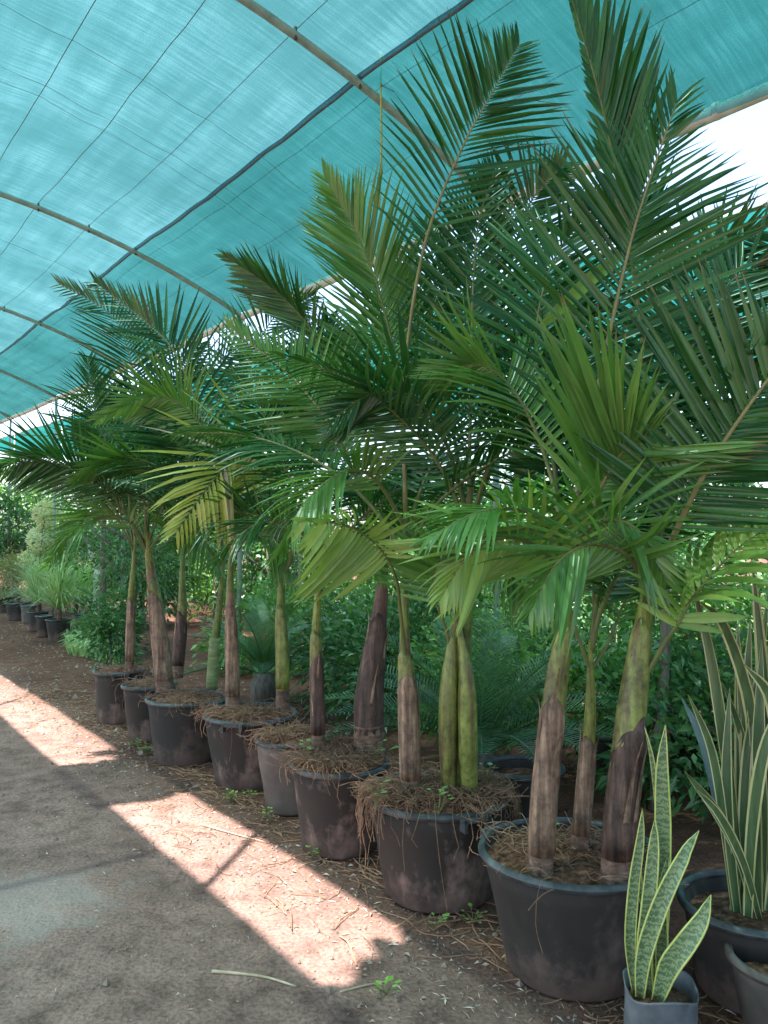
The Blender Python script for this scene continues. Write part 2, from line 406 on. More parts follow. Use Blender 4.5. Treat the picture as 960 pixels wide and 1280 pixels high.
# ------------------------------------------------------------------ shade house
V_E, V_W = 4.4, -4.6
ARCH_U = [-4.4, -0.1, 4.2, 8.5, 12.6, 16.7, 20.8, 25, 29]
def roof_h(u, v):
    return 5.0 - 0.062 * (v - 0.8) ** 2 * (1 if v > 0.8 else 0.9) + 0.028 * (u - 4)
def net_h(u, v):
    k = min(range(len(ARCH_U) - 1), key=lambda i: abs((ARCH_U[i] + ARCH_U[i+1]) / 2 - u))
    a, b = ARCH_U[k], ARCH_U[k+1]
    s = max(0, min(1, (u - a) / (b - a)))
    sag = 0.045 * math.sin(math.pi * s)
    q = ((v - 0.5) / 0.52) % 1.0
    sag += 0.02 * math.sin(math.pi * q) * math.sin(math.pi * s)
    p = Vector((u, v, 0))
    return roof_h(u, v) + 0.055 - sag + noise.noise(p * 1.7) * 0.022 + noise.noise(Vector((u * 4, v * 0.8, 3))) * 0.01
def net_panel(name, mat, us, vrow, label, cat='shade net', hf=net_h, dz=0.0):
    me_v = []; uv = []; rows = []
    for u in us:
        vs = vrow(u); r = []
        for v in vs:
            me_v.append(W(u, v, hf(u, v) + dz)); uv.append((u, v))
        rows.append(len(vs))
    k = rows[0]; faces = []
    for i in range(len(us) - 1):
        for j in range(k - 1):
            a = i * k + j; faces.append((a, a + 1, a + k + 1, a + k))
    org = W((us[0] + us[-1]) / 2, V_E - 1, 3.5)
    me = bpy.data.meshes.new(name)
    me.from_pydata([p - org for p in me_v], [], faces)
    me.materials.append(mat)
    ul = me.uv_layers.new(name='uv')
    for lp in me.loops: ul.data[lp.index].uv = uv[lp.vertex_index]
    me.polygons.foreach_set('use_smooth', [True] * len(faces))
    o = bpy.data.objects.new(name, me); link(o, org)
    return tag(o, label, cat, 'shade cloths of the nursery roof')
def frange(a, b, s):
    n = max(1, round((b - a) / s)); return [a + (b - a) * i / n for i in range(n + 1)]
# strip of sun on the path: two cloths do not meet; the slot between them is interrupted by added, unseen cloth pieces that shape the strip
H_G = 4.96
GV0, GV1 = 1.50 + SUN_V * H_G, 1.93 + SUN_V * H_G
def gu(us): return us + SUN_U * H_G
def jag(u, s): return 0.012 * noise.noise(Vector((u * 1.3, s, 0))) + 0.008 * noise.noise(Vector((u * 6, s, 5)))
net_panel('shade_net', NET, frange(-8, 32, 0.2), lambda u: frange(GV1 + jag(u, 1), 3.05, 0.2), 'wide teal shade cloth panel overhead, up to the dark seam cable')
net_panel('shade_net', NETG, frange(-8, 32, 0.2), lambda u: frange(3.03, V_E, 0.14), 'greener shade cloth strip between the seam cable and the roof edge', dz=-0.02)
net_panel('shade_net', NET, frange(-8, 32, 0.4), lambda u: frange(V_W, GV0 + jag(u, 2), 0.3), 'teal shade cloth over the walking path behind the viewer')
def block_slot(u0, u1, label, s0, s1):
    vs = frange(GV0 - 0.1, GV1 + 0.1, 0.025)
    me_us = frange(0, 1, 0.05)
    def fing(v, sd): return (0.2 * abs(math.sin(v * 24 + sd)) ** .6 * (.5 + .5 * math.sin(v * 9)) if sd == 2 else 0) + 0.12 * abs(noise.noise(Vector((v * 8, sd, 1)))) + 0.12 * noise.noise(Vector((v * 4, sd, 2)))  # fingered ends imitate frond shadows where the sun strip stops
    mb_v = []; uv = []
    for a in me_us:
        for v in vs:
            ua, ub = u0 + fing(v, s0), u1 + fing(v, s1)
            u = ua + (ub - ua) * a
            mb_v.append(W(u, v, net_h(u, v) + 0.03)); uv.append((u, v))
    k = len(vs)
    me = bpy.data.meshes.new('sun_block_patch')
    org = W((u0 + u1) / 2, GV0, 4.9)
    me.from_pydata([p - org for p in mb_v], [], [(i*k+j, i*k+j+1, (i+1)*k+j+1, (i+1)*k+j) for i in range(len(me_us)-1) for j in range(k-1)])
    me.materials.append(NET)
    ul = me.uv_layers.new(name='uv')
    for lp in me.loops: ul.data[lp.index].uv = uv[lp.vertex_index]
    o = bpy.data.objects.new('sun_block_patch', me); link(o, org)
    tag(o, label, 'shade net', 'cloth pieces bridging the roof slot')
block_slot(-8, gu(2.2), 'ragged cloth piece closing the roof slot above the viewer', 1, 2)
block_slot(gu(4.42), gu(5.42), 'short ragged cloth piece across the slot, mid roof', 3, 4)
block_slot(gu(14.5), 32, 'long cloth piece closing the far end of the roof slot', 5, 6)
# bluish doubled hem at the right end of the roof edge
mb = MB()
for i in range(24):
    u0, u1 = -3 + i * 0.25, -2.75 + i * 0.25
    w0, w1 = [0.62 * max(0.01, 1 - (u + 3) / 6) for u in (u0, u1)]
    mb.face([W(u0, V_E - w0, net_h(u0, V_E - w0) - 0.05), W(u1, V_E - w1, net_h(u1, V_E - w1) - 0.05), W(u1, V_E - .01, net_h(u1, V_E) - 0.05), W(u0, V_E - .01, net_h(u0, V_E) - 0.05)])
o = mb.build('shade_net', NETB); o.data.uv_layers.new(name='uv')
for lp in o.data.loops:
    c = o.data.vertices[lp.vertex_index].co; o.data.uv_layers[0].data[lp.index].uv = (c.x, c.y)
tag(o, 'bluish doubled hem of shade cloth at the right roof edge', 'shade net', 'shade cloths of the nursery roof')

ORD = ['nearest', 'second', 'third', 'fourth', 'fifth', 'sixth', 'seventh', 'eighth', 'ninth']
vis = 0
for i, u in enumerate(ARCH_U):
    if u < 4: lab = ['curved grey roof pipe farthest behind the viewer', 'curved grey roof pipe just behind the viewer'][i]
    else:
        lab = 'curved galvanised roof pipe, %s arch counted from the top of the picture' % ORD[vis]; vis += 1
    a = empty('roof_arch', W(u, V_E, 0), lab, 'roof pipe', 'arched pipes carrying the shade cloth')
    mb = MB(); vs = frange(GV1 + .02, V_E, 0.3)
    mb.tube([W(u, v, roof_h(u, v)) for v in frange(V_W, GV0 - .02, .3)], 0.032, 10)
    mb.tube([W(u, v, roof_h(u, v)) for v in vs], 0.029, 10); mb.build('arch_pipe', PIPE, a)
    mb = MB(); mb.tube([W(u, V_E, -0.1), W(u, V_E, roof_h(u, V_E) - 0.02)], 0.028, 10); mb.build('post', PIPE, a)
    mb = MB(); mb.tube([W(u, V_W, -0.1), W(u, V_W, roof_h(u, V_W))], 0.03, 8); mb.build('post', PIPE, a)
    for vc in (1.5, 2.02, 2.54, 3.06):
        mb = MB(); h = roof_h(u, vc)
        mb.tube([W(u - 0.014, vc, h - 0.04), W(u - 0.014, vc, h + 0.045)], 0.012, 6); mb.build('cable_clip', CABLE, a)
# unseen diagonal pipes added over the slot to throw the two thin shadows across the sun strip
for (ua, va, ub, vb, lab) in ((3.10, 1.40, 3.62, 2.0, 'thin diagonal brace pipe beside the second roof arch'), (7.7, 1.40, 8.3, 2.0, 'thin diagonal brace pipe beside the third roof arch')):
    mb = MB(); sh = lambda u, v: W(u + SUN_U * 4.8, v + SUN_V * 4.8, 4.8)
    mb.tube([sh(ua, va), sh(ub, vb)], 0.02, 8)
    tag(mb.build('shadow_pipe', PIPE), lab, 'roof pipe', 'braces under the roof slot')
# edge pipe wrapped in pale cloth
e = empty('roof_edge_pipe', W(4, V_E, 4.1), 'straight edge pipe wrapped in pale cloth along the roof edge', 'roof pipe')
mb = MB(); us = frange(-8, 32, 0.4)
mb.tube([W(u, V_E + 0.02, roof_h(u, V_E) + 0.0 - 0.02 * math.sin(math.pi * ((u + 4.4) % 4.3) / 4.3)) for u in us], [0.045 + 0.008 * noise.noise(Vector((u * 3, 0, 0))) for u in us], 10)
mb.build('wrapped_pipe', WRAP, e)
for i in range(30):
    u = -2 + i * 0.62; mb = MB()
    mb.tube([W(u, V_E + 0.02, roof_h(u, V_E) - 0.012), W(u + 0.03, V_E + 0.02, roof_h(u, V_E) - 0.012)], 0.054, 10); mb.build('tie', WRAP, e)
# cables along the row
for vc, r, lab in ((1.5, 0.0028, 'thin roof cable at the far left of the shade cloth'), (2.02, 0.0028, 'thin roof cable second from the left under the cloth'),
                   (2.54, 0.0022, 'thin roof cable third from the left, next to the seam'), (3.06, 0.009, 'thick dark seam cable where two cloths meet'),
                   (3.2, 0.0016, 'thin wire just right of the dark seam cable'), (3.75, 0.0016, 'thin wire halfway between seam cable and roof edge')):
    mb = MB(); us = frange(-8, 32, 0.25)
    mb.tube([W(u, vc + 0.012 * noise.noise(Vector((u, vc, 0))), min(net_h(u, vc) - 0.016 - r, roof_h(u, vc) + 0.05)) for u in us], r, 6)
    tag(mb.build('roof_cable', CABLE), lab, 'cable', 'cables under the shade cloth')
for uc, lab in ((5.3, 'thin cross wire above the left path, nearest'), (6.2, 'thin cross wire of the second pair'), (9.6, 'thin cross wire past the third arch'), (6.0, 'thin cross wire close beside another, mid roof')):
    mb = MB(); vs = frange(GV1 + 0.05, V_E, 0.15)
    mb.tube([W(uc + 0.09 * v, v, net_h(uc + 0.09 * v, v) - 0.02) for v in vs], 0.0015, 6)
    tag(mb.build('cross_wire', CABLE), lab, 'cable', 'cross wires under the shade cloth')
p0 = at(476, 108, 5.2); p1 = at(474, 262, 5.2)
mb = MB(); mb.tube(crom([p0, (p0 + p1) / 2 + Vector((0.01, 0, 0)), p1], 8), 0.007, 6)
mb.tube([p0 + Vector((0, 0, -0.01)), p0 + Vector((0, 0, 0.25))], 0.008, 6)
tag(mb.build('hanging_rope', ROPE), 'yellow rope hanging straight down from the nearest roof arch', 'rope')

# second shade house behind
def far_h(u, v): return 4.45 + 0.04 * (u - 3.2) + 0.10 * (v - 6.5) * (1 if v < 9 else 0) + (0.36 if v >= 9 else 0) - 0.05 * math.sin(u * 1.4) ** 2
net_panel('shade_net', NETF, frange(-10, 45, 0.5), lambda u: frange(6.5, 16, 0.5), 'emerald shade cloth roof of the next shade house behind the palms', hf=far_h)
for i, u in enumerate([-3, 1.5, 6, 10.5, 15, 19.5, 24, 30]):
    a = empty('far_post', W(u, 6.5, 0), 'slim grey post of the next shade house, %s along its front' % ORD[i], 'post', 'posts of the next shade house')
    mb = MB(); mb.tube([W(u, 6.5, -0.1), W(u, 6.5, far_h(u, 6.5))], 0.03, 8); mb.build('shaft', PIPE, a)
    mb = MB(); mb.tube([W(u, 6.45, far_h(u, 6.5) - 0.03), W(u, 16, far_h(u, 16) - 0.03)], 0.025, 8); mb.build('rafter', PIPE, a)
mb = MB(); mb.tube([W(u, 6.5, far_h(u, 6.5) - 0.02) for u in frange(-10, 45, 1.5)], 0.03, 8)
tag(mb.build('far_eave_pipe', PIPE), 'eave pipe along the front of the next shade house', 'roof pipe')

# ------------------------------------------------------------------ pots
def pot(cx, ybot, drim, dbot, h, label, mat, soil_z=None, lugs=(), name='plant_pot', group='large nursery pots along the path', rimmat=None):
    g = onz(cx, ybot, 0.0)
    away = Vector((g.x, g.y, 0)).normalized()
    c = g + away * (dbot / 2)
    p = empty(name, c, label, 'pot', group)
    rr, rb = drim / 2, dbot / 2
    n = 40
    mb = MB(); prof = [(0.001, 0.0), (rb * 0.93, 0.0), (rb, 0.015)]
    for k in range(1, 7): prof.append((rb + (rr * 0.965 - rb) * k / 6, 0.015 + (h - 0.03) * k / 6))
    ro = lambda z: rb + (rr * 0.965 - rb) * (z - 0.015) / (h - 0.03)
    prof += [(ro(h - .015) - .012, h - 0.016), (ro(h - .12) - .014, h - 0.12), (ro(h - .14) * .8, h - 0.14)]
    c0 = c.copy()
    rows = []
    ph = R(0, 6)
    for r, z in prof:
        rows.append([c0 + Vector((math.cos(a) * r, math.sin(a) * r, z)) * 1.0 + Vector((math.cos(a), math.sin(a), 0)) * (0.006 * math.sin(2 * a + ph) * z / h + (0.007 * noise.noise(Vector((math.cos(a) * 2.2, math.sin(a) * 2.2, z * 6 + cx))) if .03 < z < h - .03 else 0)) for a in (2 * math.pi * k / n for k in range(n))])
    mb.grid(rows, True); mb.build('pot_wall', mat, p)
    mb = MB(); lip = 0.016
    rows = []
    for q in range(9):
        b = 2 * math.pi * q / 8
        r, z = rr * 0.975 + lip * 0.85 * math.cos(b), h - 0.008 + lip * math.sin(b)
        rows.append([c + Vector((math.cos(a), math.sin(a), 0)) * (r + 0.006 * math.sin(2 * a + ph)) + Vector((0, 0, z)) for a in (2 * math.pi * k / n for k in range(n))])
    mb.grid(rows, True); mb.build('rim', rimmat or RIM, p)
    for ang in lugs:
        d = Vector((math.cos(ang), math.sin(ang), 0)); s = Vector((-d.y, d.x, 0)); z = Vector((0, 0, 1))
        mb = MB(); b = c + d * (rr * 0.975 + 0.02) + Vector((0, 0, h - 0.03))
        for q in (-1, 1): mb.box(b + s * 0.055 * q, (0.04, 0.014, 0.05), (d, s, z))
        mb.box(b + d * 0.012 + z * 0.02, (0.016, 0.124, 0.018), (d, s, z)); mb.build('handle', rimmat or RIM, p, smooth=False)
    sz = soil_z if soil_z is not None else h - 0.02
    mb = MB(); rows = []
    for q in range(9):
        r = (ro(min(sz, h - .02)) - .008) * q / 8 if q else 0.002
        rows.append([c + Vector((math.cos(a) * r, math.sin(a) * r, sz + 0.03 * (1 - (q / 8) ** 2) + (0.018 * noise.noise(Vector((math.cos(a) * r * 11, math.sin(a) * r * 11, cx))) if q < 8 else 0))) for a in (2 * math.pi * k / 32 for k in range(32))])
    mb.grid(rows, True); mb.build('soil', SOIL, p)
    return p, c, rr, sz
def roots(p, c, rr, sz, n, spill, seed, dens_dir=None, long=0.12):
    """Fibrous roots crawling over the soil and hanging over the rim."""
    rnd = random.Random(seed); mb = MB()
    h = sz + 0.02; clus = [rnd.uniform(0, 6.28) for q in range(5)]
    for i in range(n):
        a = rnd.choice(clus) + rnd.gauss(0, .12)
        if rnd.random() < .4: a = rnd.uniform(0, 2 * math.pi)
        if dens_dir is not None and rnd.random() < 0.35: a = rnd.gauss(dens_dir, 0.3)
        over = rnd.random() < spill
        r0 = rr * (rnd.uniform(0.6, 0.93) if over else rnd.uniform(0.15, 0.9))
        p0 = c + Vector((math.cos(a) * r0, math.sin(a) * r0, sz + 0.02 + rnd.uniform(0, 0.03)))
        pts = [p0]
        if over:
            hang = abs(rnd.gauss(0, long)) + 0.02; ra = a + rnd.uniform(-0.12, 0.12)
            pts.append(c + Vector((math.cos(ra), math.sin(ra), 0)) * (rr + 0.015) + Vector((0, 0, h + rnd.uniform(0.012, 0.03))))
            for q in range(1, 4):
                ra += rnd.uniform(-0.07, 0.07)
                pts.append(c + Vector((math.cos(ra), math.sin(ra), 0)) * (rr + 0.025 + rnd.uniform(0, 0.03)) + Vector((0, 0, max(0.03, h - hang * q / 3))))
        else:
            d = rnd.uniform(0, 6.28)
            for q in range(3):
                d += rnd.uniform(-0.9, 0.9); s = rnd.uniform(0.03, 0.07)
                w = pts[-1] + Vector((math.cos(d) * s, math.sin(d) * s, 0)); w.z = sz + rnd.uniform(0.0, 0.065)
                pts.append(w)
        mb.tube(crom(pts, 6), [rnd.uniform(0.0009, 0.0024)] * 6, 3, cap=False)
    mb.build('root_fibres', ROOT, p, kind='stuff')

PI = math.pi
pots = {}
pots['1'] = pot(716, 1256, 0.64, 0.46, 0.41, 'big black pot with three palm stems, nearest of the row', POT, 0.375, (-0.75, 2.4))
pots['2'] = pot(548, 1146, 0.61, 0.46, 0.42, 'large pot with matted roots spilling over, second nearest of the row', POTDUST, 0.42, (-1.15, 2.0))
pots['3'] = pot(424, 1077, 0.50, 0.37, 0.42, 'brown dusty pot holding the fat dark stem, third in the row', POTDUST, 0.425, (2.0,))
pots['3b'] = pot(364, 1021, 0.40, 0.29, 0.40, 'small grey pot squeezed behind the brown dusty pot', POTGREY, 0.40, ())
pots['4'] = pot(312, 990, 0.59, 0.43, 0.43, 'black pot with rim handle and orange root litter, mid row', POTDUST, 0.42, (-1.75, 1.4))
pots['5'] = pot(233, 960, 0.55, 0.43, 0.43, 'wide black pot with a leaning fat stem and ringed thin stem', POT, 0.42, (-0.4,))
pots['6'] = pot(186, 929, 0.40, 0.3, 0.42, 'narrow brown pot half hidden between two wider pots', POTDUST, 0.41, ())
pots['7'] = pot(148, 906, 0.42, 0.34, 0.43, 'brown pot at the far left end of the palm row', POTDUST, 0.42, (-1.2,))
roots(*pots['2'], 900, 0.16, 2, -2.75, 0.12)
roots(*pots['3'], 420, 0.1, 3, -1.9, 0.05)
roots(*pots['3b'], 160, 0.15, 4, -2.3, 0.04)
roots(*pots['4'], 240, 0.14, 5, -2.9, 0.06)
roots(*pots['5'], 130, 0.15, 6, -1.5, 0.05)
roots(*pots['6'], 60, 0.1, 7)
roots(*pots['7'], 90, 0.2, 8, -0.8, 0.05)
roots(*pots['1'], 200, 0.02, 9)

# ------------------------------------------------------------------ palms
def leaflet_mesh(i, droop, kink, twist):
    mb = MB(); L, Wd = 0.45, 0.03; rows = []; n = 6
    ts = [0, 0.1, 0.3, 0.55, 0.8, 1.0]; wp = [0.3, 0.75, 1.0, 0.85, 0.5, 0.03]
    x = z = 0.0; prev = 0.0
    for t, w in zip(ts, wp):
        ang = droop * t ** 1.5 + (kink if t > 0.6 else 0)
        x += math.cos(ang) * (t - prev) * L; z -= math.sin(ang) * (t - prev) * L; prev = t
        hw = w * Wd / 2; tw = twist * t
        c, s = math.cos(tw), math.sin(tw)
        f = 0.45 * hw
        rows.append([Vector((x, -hw * c, z + f - hw * s)), Vector((x, 0, z)), Vector((x, hw * c, z + f + hw * s))])
    mb.grid(rows)
    me = bpy.data.meshes.new('leaflet'); me.from_pydata(mb.v, [], mb.f)
    me.polygons.foreach_set('use_smooth', [True] * len(me.polygons)); me.update()
    return me, [v.copy() for v in mb.v], list(mb.f)
DROOPS = [0.1, 0.2, 0.35, 0.5, 0.75, 1.05, 1.4]
VAR = {}
for i, d in enumerate(DROOPS):
    for j, (kk, tw) in enumerate(((0, 0.2), (0.15, -0.3), (0, 0.5), (-0.1, -0.1))):
        VAR[i, j] = leaflet_mesh(i, d, kk, tw)
MESHCACHE = {}
def leaf_me(key, mat):
    k = (key, mat.name)
    if k not in MESHCACHE:
        m = VAR[key][0].copy(); m.materials.append(mat); MESHCACHE[k] = m
    return MESHCACHE[k]

class Palm:
    def __init__(s, name, label, base):
        s.root = empty('palm_tree', base, label, 'palm', 'potted palms in the row'); s.left = 300; s.base = base
def frond(palm, pts, L, n=40, tone='mid', face=0.6, droop=2, vee=0.25, a0=62, a1=28, start=0.25, r0=0.011, grav=0.06, wid=1.0, ry=False, single=True, up_side=1.0, down_side=1.0, seed=0, brown=0.0, jit=0.04):
    rnd = random.Random(seed * 977 + int(abs(pts[-1][0]) * 1000))
    S = 28; n = max(16, int(n * 1.12)); wid *= .72
    sp = crom(pts, S)
    mb = MB(); mb.tube(sp, [r0 * (1 - 0.82 * (i / (S - 1)) ** 0.9) for i in range(S)], 6)
    fr = mb.build('frond', RACHIS_Y if ry else RACHIS, palm.root, origin=sp[0])
    forg = ORG[fr.name]
    jb = MB()
    mat1, mat2 = LEAF[tone], LEAF[tone + '_joined']
    lastS = None
    for i in range(n):
        t = start + (1 - start) * (i / (n - 1)) ** 0.95
        x = t * (S - 1); k = min(int(x), S - 2)
        P = sp[k] + (sp[k+1] - sp[k]) * (x - k)
        T = (sp[min(k+2, S-1)] - sp[max(k-1, 0)]).normalized()
        vd = (P - CAMP).normalized()
        Sv = T.cross(vd)
        Su = T.cross(Vector((0, 0, 1)))
        Sv = Sv.normalized() if Sv.length > 1e-3 else Vector((1, 0, 0))
        Su = Su.normalized() if Su.length > 0.05 else Sv
        if Sv.dot(Su) < 0: Su = -Su
        Sd = (Sv * face + Su * (1 - face)).normalized()
        if lastS is not None:
            if Sd.dot(lastS) < 0: Sd = -Sd
            Sd = (Sd + lastS * 1.2).normalized()
        lastS = Sd
        Nn = Sd.cross(T)
        if Nn.z * 0.7 - Nn.dot(vd) < 0: Nn = -Nn
        tt = (t - start) / (1 - start)
        prof = (0.62 + 0.38 * math.sin(math.pi * min(1, tt * 1.25) ** 0.8)) * (1 - 0.62 * max(0, tt - 0.55) / 0.45)
        for sg in (-1, 1):
            if rnd.random() < 0.02: continue
            sl = up_side if sg > 0 else down_side
            if sl <= 0.02: continue
            a = rad(a0 + (a1 - a0) * tt ** 1.2 + rnd.uniform(-2.5, 2.5))
            vv = vee + rnd.gauss(0, jit)
            D = T * math.cos(a) + (Sd * sg * math.cos(vv) + Nn * math.sin(vv)) * math.sin(a)
            D.z -= grav * rnd.uniform(0.85, 1.15)
            D += Vector((rnd.gauss(0, 0.016), rnd.gauss(0, 0.016), rnd.gauss(0, 0.016)))
            D.normalize()
            Ln = L * prof * sl * rnd.uniform(0.94, 1.04)
            Z = (Nn + Vector((0, 0, 0.6)))
            Z = (Z - D * Z.dot(D)).normalized()
            Yv = Z.cross(D)
            roll = rnd.gauss(0, 0.16)
            Yr = Yv * math.cos(roll) + Z * math.sin(roll); Zr = D.cross(Yr)
            sc = Ln / 0.45; sw = wid * rnd.uniform(0.85, 1.15) * (0.55 + 0.45 * min(1.2, sc))
            di = max(0, min(len(DROOPS) - 1, droop - 1 + rnd.choice((0, 0, 0, 0, 1))))
            key = (di, rnd.randrange(4))
            if single and palm.left > 0:
                palm.left -= 1
                M = Matrix(((D.x * sc, Yr.x * sw, Zr.x * sc, P.x), (D.y * sc, Yr.y * sw, Zr.y * sc, P.y), (D.z * sc, Yr.z * sw, Zr.z * sc, P.z), (0, 0, 0, 1)))
                mm = mat1
                if brown and rnd.random() < brown: mm = LITTER
                o = bpy.data.objects.new('leaflet', leaf_me(key, mm))
                col.objects.link(o); o.parent = fr
                o.matrix_basis = Matrix.Translation(-forg) @ M
            else:
                nv = len(jb.v); _, vv_, ff = VAR[key]
                jb.v += [P + D * (q.x * sc) + Yr * (q.y * sw) + Zr * (q.z * sc) for q in vv_]
                jb.f += [tuple(nv + w for w in f) for f in ff]; jb.m += [0] * len(ff)
    if jb.v: jb.build('leaflets', mat2, fr, kind='stuff')
    return fr

def stem(palm, ctrl, Y0, mat, rings=0, ringmat=None, ringh=0.10, z_soil=0.42):
    """ctrl: (x, y, width_px, dY) up the stem."""
    P = [at(x, y, Y0 + d) for x, y, w, d in ctrl]
    rr = [w * (Y0 + d) / F_PX / 2 * (.82 - .22 * i_ / len(ctrl)) for i_, (x, y, w, d) in enumerate(ctrl)]
    S = 24; sp = crom(P, S); rs = lerpl(rr, S)
    sp = [sp[0] + Vector((0, 0, -0.06))] + sp; rs = [rs[0] * 1.05] + rs
    mb = MB(); mb.tube(sp, rs, 16); mb.build('crownshaft', mat, palm.root)
    if rings:
        mb = MB(); pts = []; rad_ = []
        d = (sp[4] - sp[1]).normalized()
        b = sp[1] - d * 0.05
        for q in range(rings * 4 + 1):
            s = q / (rings * 4)
            pts.append(b + d * (0.05 + ringh) * s)
            rad_.append(rr[0] * (1.16 - 0.09 * s) * (1.0 + (0.045 if q % 4 == 0 else 0.0)))
        mb.tube(pts, rad_, 16); mb.build('trunk', ringmat or TRUNKRING, palm.root)
    return sp, rs
def sheath(palm, sp, rs, i0, i1, mat, phase, open_=2.2, flare=0.25, tipup=0.0, name='leaf_sheath', extra=0.0):
    """Half-wrapped leaf base: closed at the bottom, opening to a pointed slit near the top."""
    mb = MB(); rows = []; k = 12
    for i in range(i0, i1 + 1):
        s = (i - i0) / max(1, i1 - i0)
        c = sp[i]; r = rs[i] * 1.03 + 0.002 + extra + flare * rs[i] * max(0, s - 0.6)
        half = PI * 0.98 * (1 - s ** 3) + (PI - open_) * s ** 3 * 0.35 if s < 1 else 0.12
        row = []
        for q in range(k + 1):
            a = phase - half + 2 * half * q / k
            row.append(c + Vector((math.cos(a) * r, math.sin(a) * r, tipup * s * (1 - abs(q / k - 0.5) * 2))))
        rows.append(row)
    mb.grid(rows)
    o = mb.build(name, mat, palm.root)
    md = o.modifiers.new('thick', 'SOLIDIFY'); md.thickness = 0.004
    if mat in (DRY, DARKDRY):
        rnd = random.Random(int(sp[i0].x * 5000) + i1)
        for q in range(3):
            ii = rnd.randint(i0 + 2, max(i0 + 3, i1 - 2)); a = phase + rnd.uniform(-1.3, 1.3); d = Vector((math.cos(a), math.sin(a), 0)); sd = Vector((-d.y, d.x, 0))
            r = rs[ii] * 1.04 + extra + .004; w = rnd.uniform(.004, .011); n = rnd.randint(3, 5); rows = []
            for k_ in range(n + 1):
                s_ = k_ / n; j = min(len(sp) - 1, ii + k_); cc = sp[j]
                rows.append([cc + d * (rs[j] * 1.04 + extra + .003 + .05 * w / .01 * s_ ** 3) + sd * (w * (1 - s_ * .9) * e_ + .012 * s_ * math.sin(q)) for e_ in (-1, 0, 1)])
            fb = MB(); fb.grid(rows); fb.build('sheath_flap', DRY, palm.root)
    return o

SM = {}
def sm(key, *a):
    if key not in SM: SM[key] = stem_mat('stem_' + key, *a)
    return SM[key]
BR = (0.27, 0.145, 0.11); BD = (0.15, 0.08, 0.06); GY = (0.3, 0.3, 0.06); GG = (0.2, 0.24, 0.05); OL = (0.22, 0.18, 0.07)
def make(pid, label, base_px, soil, ctrl, mat, fronds, sheaths=(), rings=3, ringmat=None, ringh=0.07, fill=3, fillL=1.3, seed=1, single=True, filltone='dark'):
    b = onz(base_px[0], base_px[1], soil)
    pm = Palm(pid, label, b)
    Y0 = b.y
    sp, rs = stem(pm, ctrl, Y0, mat, rings, ringmat, ringh)
    for q_, sh in enumerate(sheaths): sheath(pm, sp, rs, max(2, sh[0]), *sh[1:], extra=.0025 * (len(sheaths) - q_))
    for k, f in enumerate(fronds):
        f = dict(f); pts = [at(x, y, Y0 + d) for x, y, d in f.pop('p')]
        frond(pm, pts, f.pop('L'), seed=seed * 50 + k, **f)
    rnd = random.Random(seed * 31)
    top = sp[-4]
    for k in range(fill):
        az = rnd.uniform(0.1, 0.9) * PI if k % 3 else rnd.uniform(0, 2 * PI)
        ln = fillL * rnd.uniform(0.8, 1.15); el = rnd.uniform(0.9, 1.35)
        pts = [top]; d = el; st = ln / 5
        for q in range(5):
            pts.append(pts[-1] + Vector((math.cos(az) * math.cos(d), math.sin(az) * math.cos(d), math.sin(d))) * st); d -= rnd.uniform(0.16, 0.34)
        frond(pm, pts, fillL * 0.33, 34, filltone, 0.25, 3, 0.2, seed=seed * 50 + 40 + k, single=single, grav=0.2)
    return pm

# nearest pot: three stems
palm_a = make('A', 'palm with brown and green stem, left one of three in the nearest pot', (676, 1092), 0.385,
     [(676,1085,33,0),(680,1000,36,0),(690,900,36,0),(700,815,31,0),(707,750,23,0),(712,690,14,0)], sm('A', 0.25, 0.95, (0.2,0.15,0.07), BR, GY),
     [dict(p=[(701,800,0),(720,705,-.08),(742,628,-.15),(768,580,-.22),(782,562,-.26),(804,552,-.3)], L=0.56, n=34, tone='mid', face=.85, droop=2, vee=.3, a0=52, a1=30, start=.40, r0=.013, wid=1.1, ry=True, grav=0.04, down_side=.8),
      dict(p=[(709,725,0),(724,600,-.02),(746,490,-.06),(778,345,-.1),(802,255,-.12),(845,130,-.15)], L=0.56, n=46, tone='dark', face=.85, droop=1, vee=.12, a0=64, a1=30, start=.3, r0=.013, ry=True, grav=-.02),
      dict(p=[(709,725,0),(690,600,.15),(650,500,.2),(600,455,.25),(540,470,.3)], L=0.42, n=38, tone='mid', face=.5, droop=3, start=.3),
      dict(p=[(706,745,0),(700,680,-.1),(660,640,-.2),(600,640,-.3),(540,670,-.35)], L=0.36, n=30, tone='mid', face=.3, droop=4, start=.3, grav=.15),
      dict(p=[(706,760,0),(690,700,-.1),(640,672,-.2),(590,690,-.25),(555,740,-.25)], L=0.36, n=20, tone='light', face=.7, droop=3, start=.25, wid=1.1, grav=.25, single=False),
      dict(p=[(707,750,0),(720,680,-.1),(760,650,-.2),(800,665,-.25),(830,720,-.25)], L=0.36, n=22, tone='mid', face=.6, droop=3, start=.25, wid=1.1, grav=.25, single=False),
      dict(p=[(709,725,.1),(690,560,.25),(670,430,.35),(690,330,.4),(740,260,.4)], L=0.5, n=44, tone='dark', face=.65, droop=2, start=.3, single=False)],
     [(0, 12, DRY, -1.9, 2.4, .1), (4, 17, GREENSHEATH, -1.2, 2.2, .15)], fill=2, fillL=1.2, seed=1)
